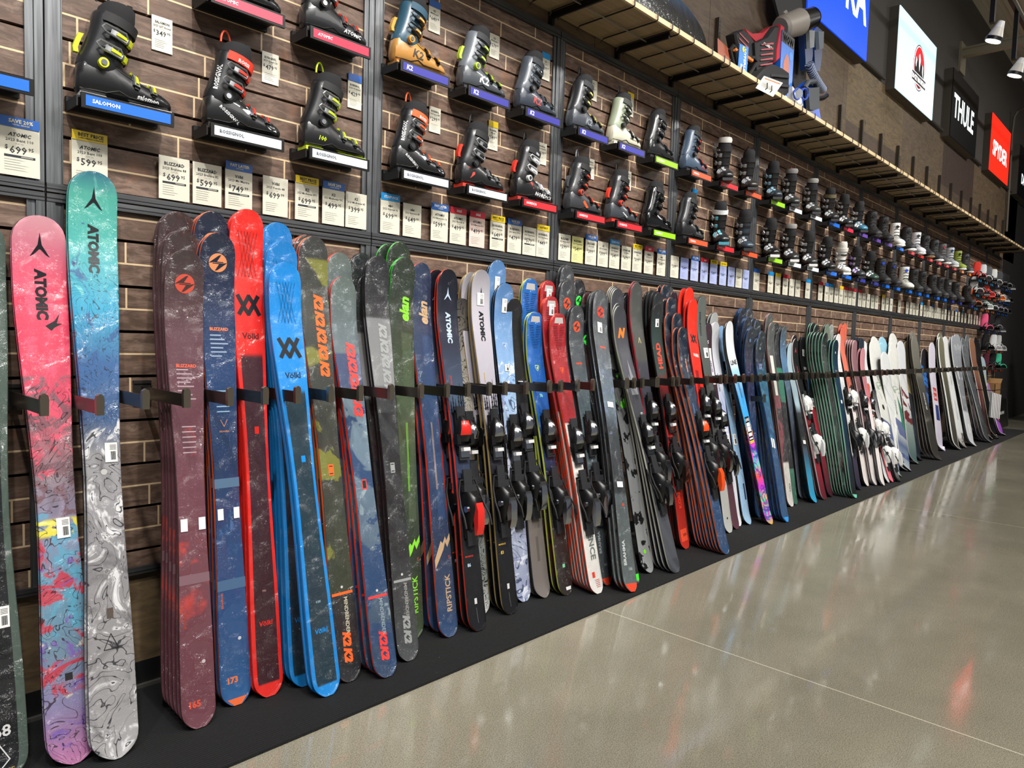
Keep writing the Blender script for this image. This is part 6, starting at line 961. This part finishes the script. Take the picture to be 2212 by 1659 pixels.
# track with lamps
mb = MB(); mb.box((8, -.99, 4.98), (22, -.95, 5.02)); mb.box((8, -1.0, 5.02), (22, -.94, 5.035), 1); tag(mb.build('light_track', [BLK, M('b8b4a8', .4)], None, False), 'long black and white lighting track below the ceiling', 'track')
for px, py, lk in ((2150, 62, 'track lamp with white bulb cup nearest the camera'), (2196, 140, 'second track lamp, at the right photo edge')):
    p_ = at(px, py, -1.0); r = empty('track_lamp', (p_.x, -.97, 4.98)); d = Vector((.0, .35, -1)).normalized(); h = Vector((p_.x, -1.0, p_.z))-Vector((p_.x, -.97, 4.98))
    mb = MB(); mb.box((-.03, -.02, h.z+.06), (.03, .02, -.0)); mb.build('stem', [BLK], r, False)
    e = h+Vector((.05, -.02, .02)); mb = MB(); mb.cyl(e, e+d*.10, .045, 16, 0, .075); mb.cyl(e-d*.06, e, .03, 14, 1, .045); mb.build('reflector', [M('d8d4cc', .4), M('e8e8e8', .4)], r)
    mb = MB(); mb.cyl(e+d*.09, e+d*.125, .078, 18, 0, .078); mb.build('bezel', [BLK], r); mb = MB(); mb.cyl(e+d*.126, e+d*.13, .068, 18); mb.build('lens', [M('fff8e8', .4, emit=9)], r); tag(r, lk, 'lamp', 'track lamps')
r = empty('wall_bracket', at(2076, 128, 0)); L = r.location; mb = MB(); mb.box((-.14, -.03, -.2), (.14, 0, .2)); mb.box((-.06, -1.0, .02), (.06, -.03, .10)); mb.box((-.10, -1.0, .10), (.10, -.03, .12)); mb.build('beam', [M('8c8472', .6)], r, False); tag(r, 'beige steel bracket beam holding up the lighting track', 'bracket')
# ------------------------------------------------------------------ far end
bx = atz(2152, 929); r = empty('display_block', (bx.x, bx.y, 0)); s_ = .95; mb = MB(); mb.loft([[(x, 0, z) for x, z in ((0, 0), (1.05, 0), (.70, .50), (0, .50))], [(x, .5, z) for x, z in ((0, 0), (1.05, 0), (.70, .50), (0, .50))]]); mb.text('SALOMON', lambda x, z: (x, -.002, z), .05, 1, .38, .27, 0, .05, 0, None, 1); mb.build('block_body', [M('0d0d0f', .3), M('d8d8d8', .5)], r, False)
mb = MB(); mb.loft([[(1.06, y, .0), (1.08, y, .0), (.73, y, .52), (.71, y, .52)] for y in (0, .5)]); mb.build('mirror_side', [M('a8aaac', .15, .8)], r, False); tag(r, 'black slanted fitting bench with mirror side at the far wall end', 'bench')
cb = M('9c7448', .7); r = empty('cardboard_box', (bx.x+.02, bx.y+.06, .50)); mb = MB(); mb.box((0, 0, 0), (.46, .36, .01)); mb.box((0, 0, 0), (.46, .008, .26)); mb.box((0, .352, 0), (.46, .36, .26)); mb.box((0, 0, 0), (.008, .36, .26)); mb.box((.452, 0, 0), (.46, .36, .26)); mb.build('box_body', [cb], r, False)
mb = MB(); mb.quad([(.46, 0, .26), (.46, .36, .26), (.58, .36, .34), (.58, 0, .34)]); mb.quad([(.46, .36, .262), (.46, 0, .262), (.58, 0, .342), (.58, .36, .342)]); mb.build('flap', [cb], r, False); tag(r, 'open brown cardboard box on top of the black bench', 'box')
for k in range(6):
    p_ = at(2146+3.4*k, 848+1.0*k, -.55); mb = MB(); mb.box((0, 0, -.36), (.10, .012, 0)); mb.box((.012, -.001, -.33), (.06, 0, -.05), 1); o = mb.build('hang_pack', [M('e8e8e8', .4), M('1c1c20', .4)], None, False); o.location = (p_.x, -.55, p_.z); o.rotation_euler = (0, 0, R(25))
    tag(o, 'black and white hanging pack beside the purple junior boards, %s' % ('leftmost' if k == 0 else 'rightmost' if k == 5 else nth(k+1)+' from left'), 'pack', 'hanging packs')
mb = MB(); p_ = at(2146, 845, -.55); mb.tube([(p_.x-.03, -.54, p_.z+.01), (p_.x+1.1, -.54, p_.z-.0)], .006, 6); mb.tube([(p_.x+.2, -.54, p_.z), (p_.x+.2, -.0, p_.z)], .006, 6); tag(mb.build('hanging_rail', [IRON]), 'thin black rail carrying the black and white packs', 'rail')
for k, (x, lk) in enumerate(((16.6, 'nearer black garment rack with wooden bar in the dark far end'), (19.2, 'farther black garment rack with wooden bar in the dark far end'))):
    r = empty('garment_rack', (x, -.9, 0)); 
    for yy in (-.5, .5):
        mb = MB(); mb.box((-.02, yy-.02, 0), (.02, yy+.02, 1.75)); mb.build('post', [IRON], r, False)
    for z in (.55, 1.1, 1.7): mb = MB(); mb.box((-.015, -.5, z), (.015, .5, z+.03)); mb.build('crossbar', [M('8a6a44', .5) if z > 1.5 else M('2a2826', .5)], r, False)
    tag(r, lk, 'rack', 'garment racks')
    for q in range(7):
        mb = MB(); yy = -1.25+.13*q; mb.loft([[(x-.22*s1, yy+.03*c1_, zz) for s1, c1_ in ((-1, -1), (-1, 1), (1, 1), (1, -1))] for zz, s1_ in ((.75, 1), (1.55, .9))]); tag(mb.build('jacket', [M(('141416', '1b1a1e', '22201e', '15181c', '2a2622', '18181a', '1e2226')[q], .9)], None, False), '%s jacket on the %s garment rack, %s from its aisle end' % (('black', 'plum black', 'brown black', 'blue black', 'dark brown', 'soft black', 'charcoal')[q], 'nearer' if k == 0 else 'farther', nth(q+1)), 'jacket', 'jackets on the %s rack' % ('nearer' if k == 0 else 'farther'))
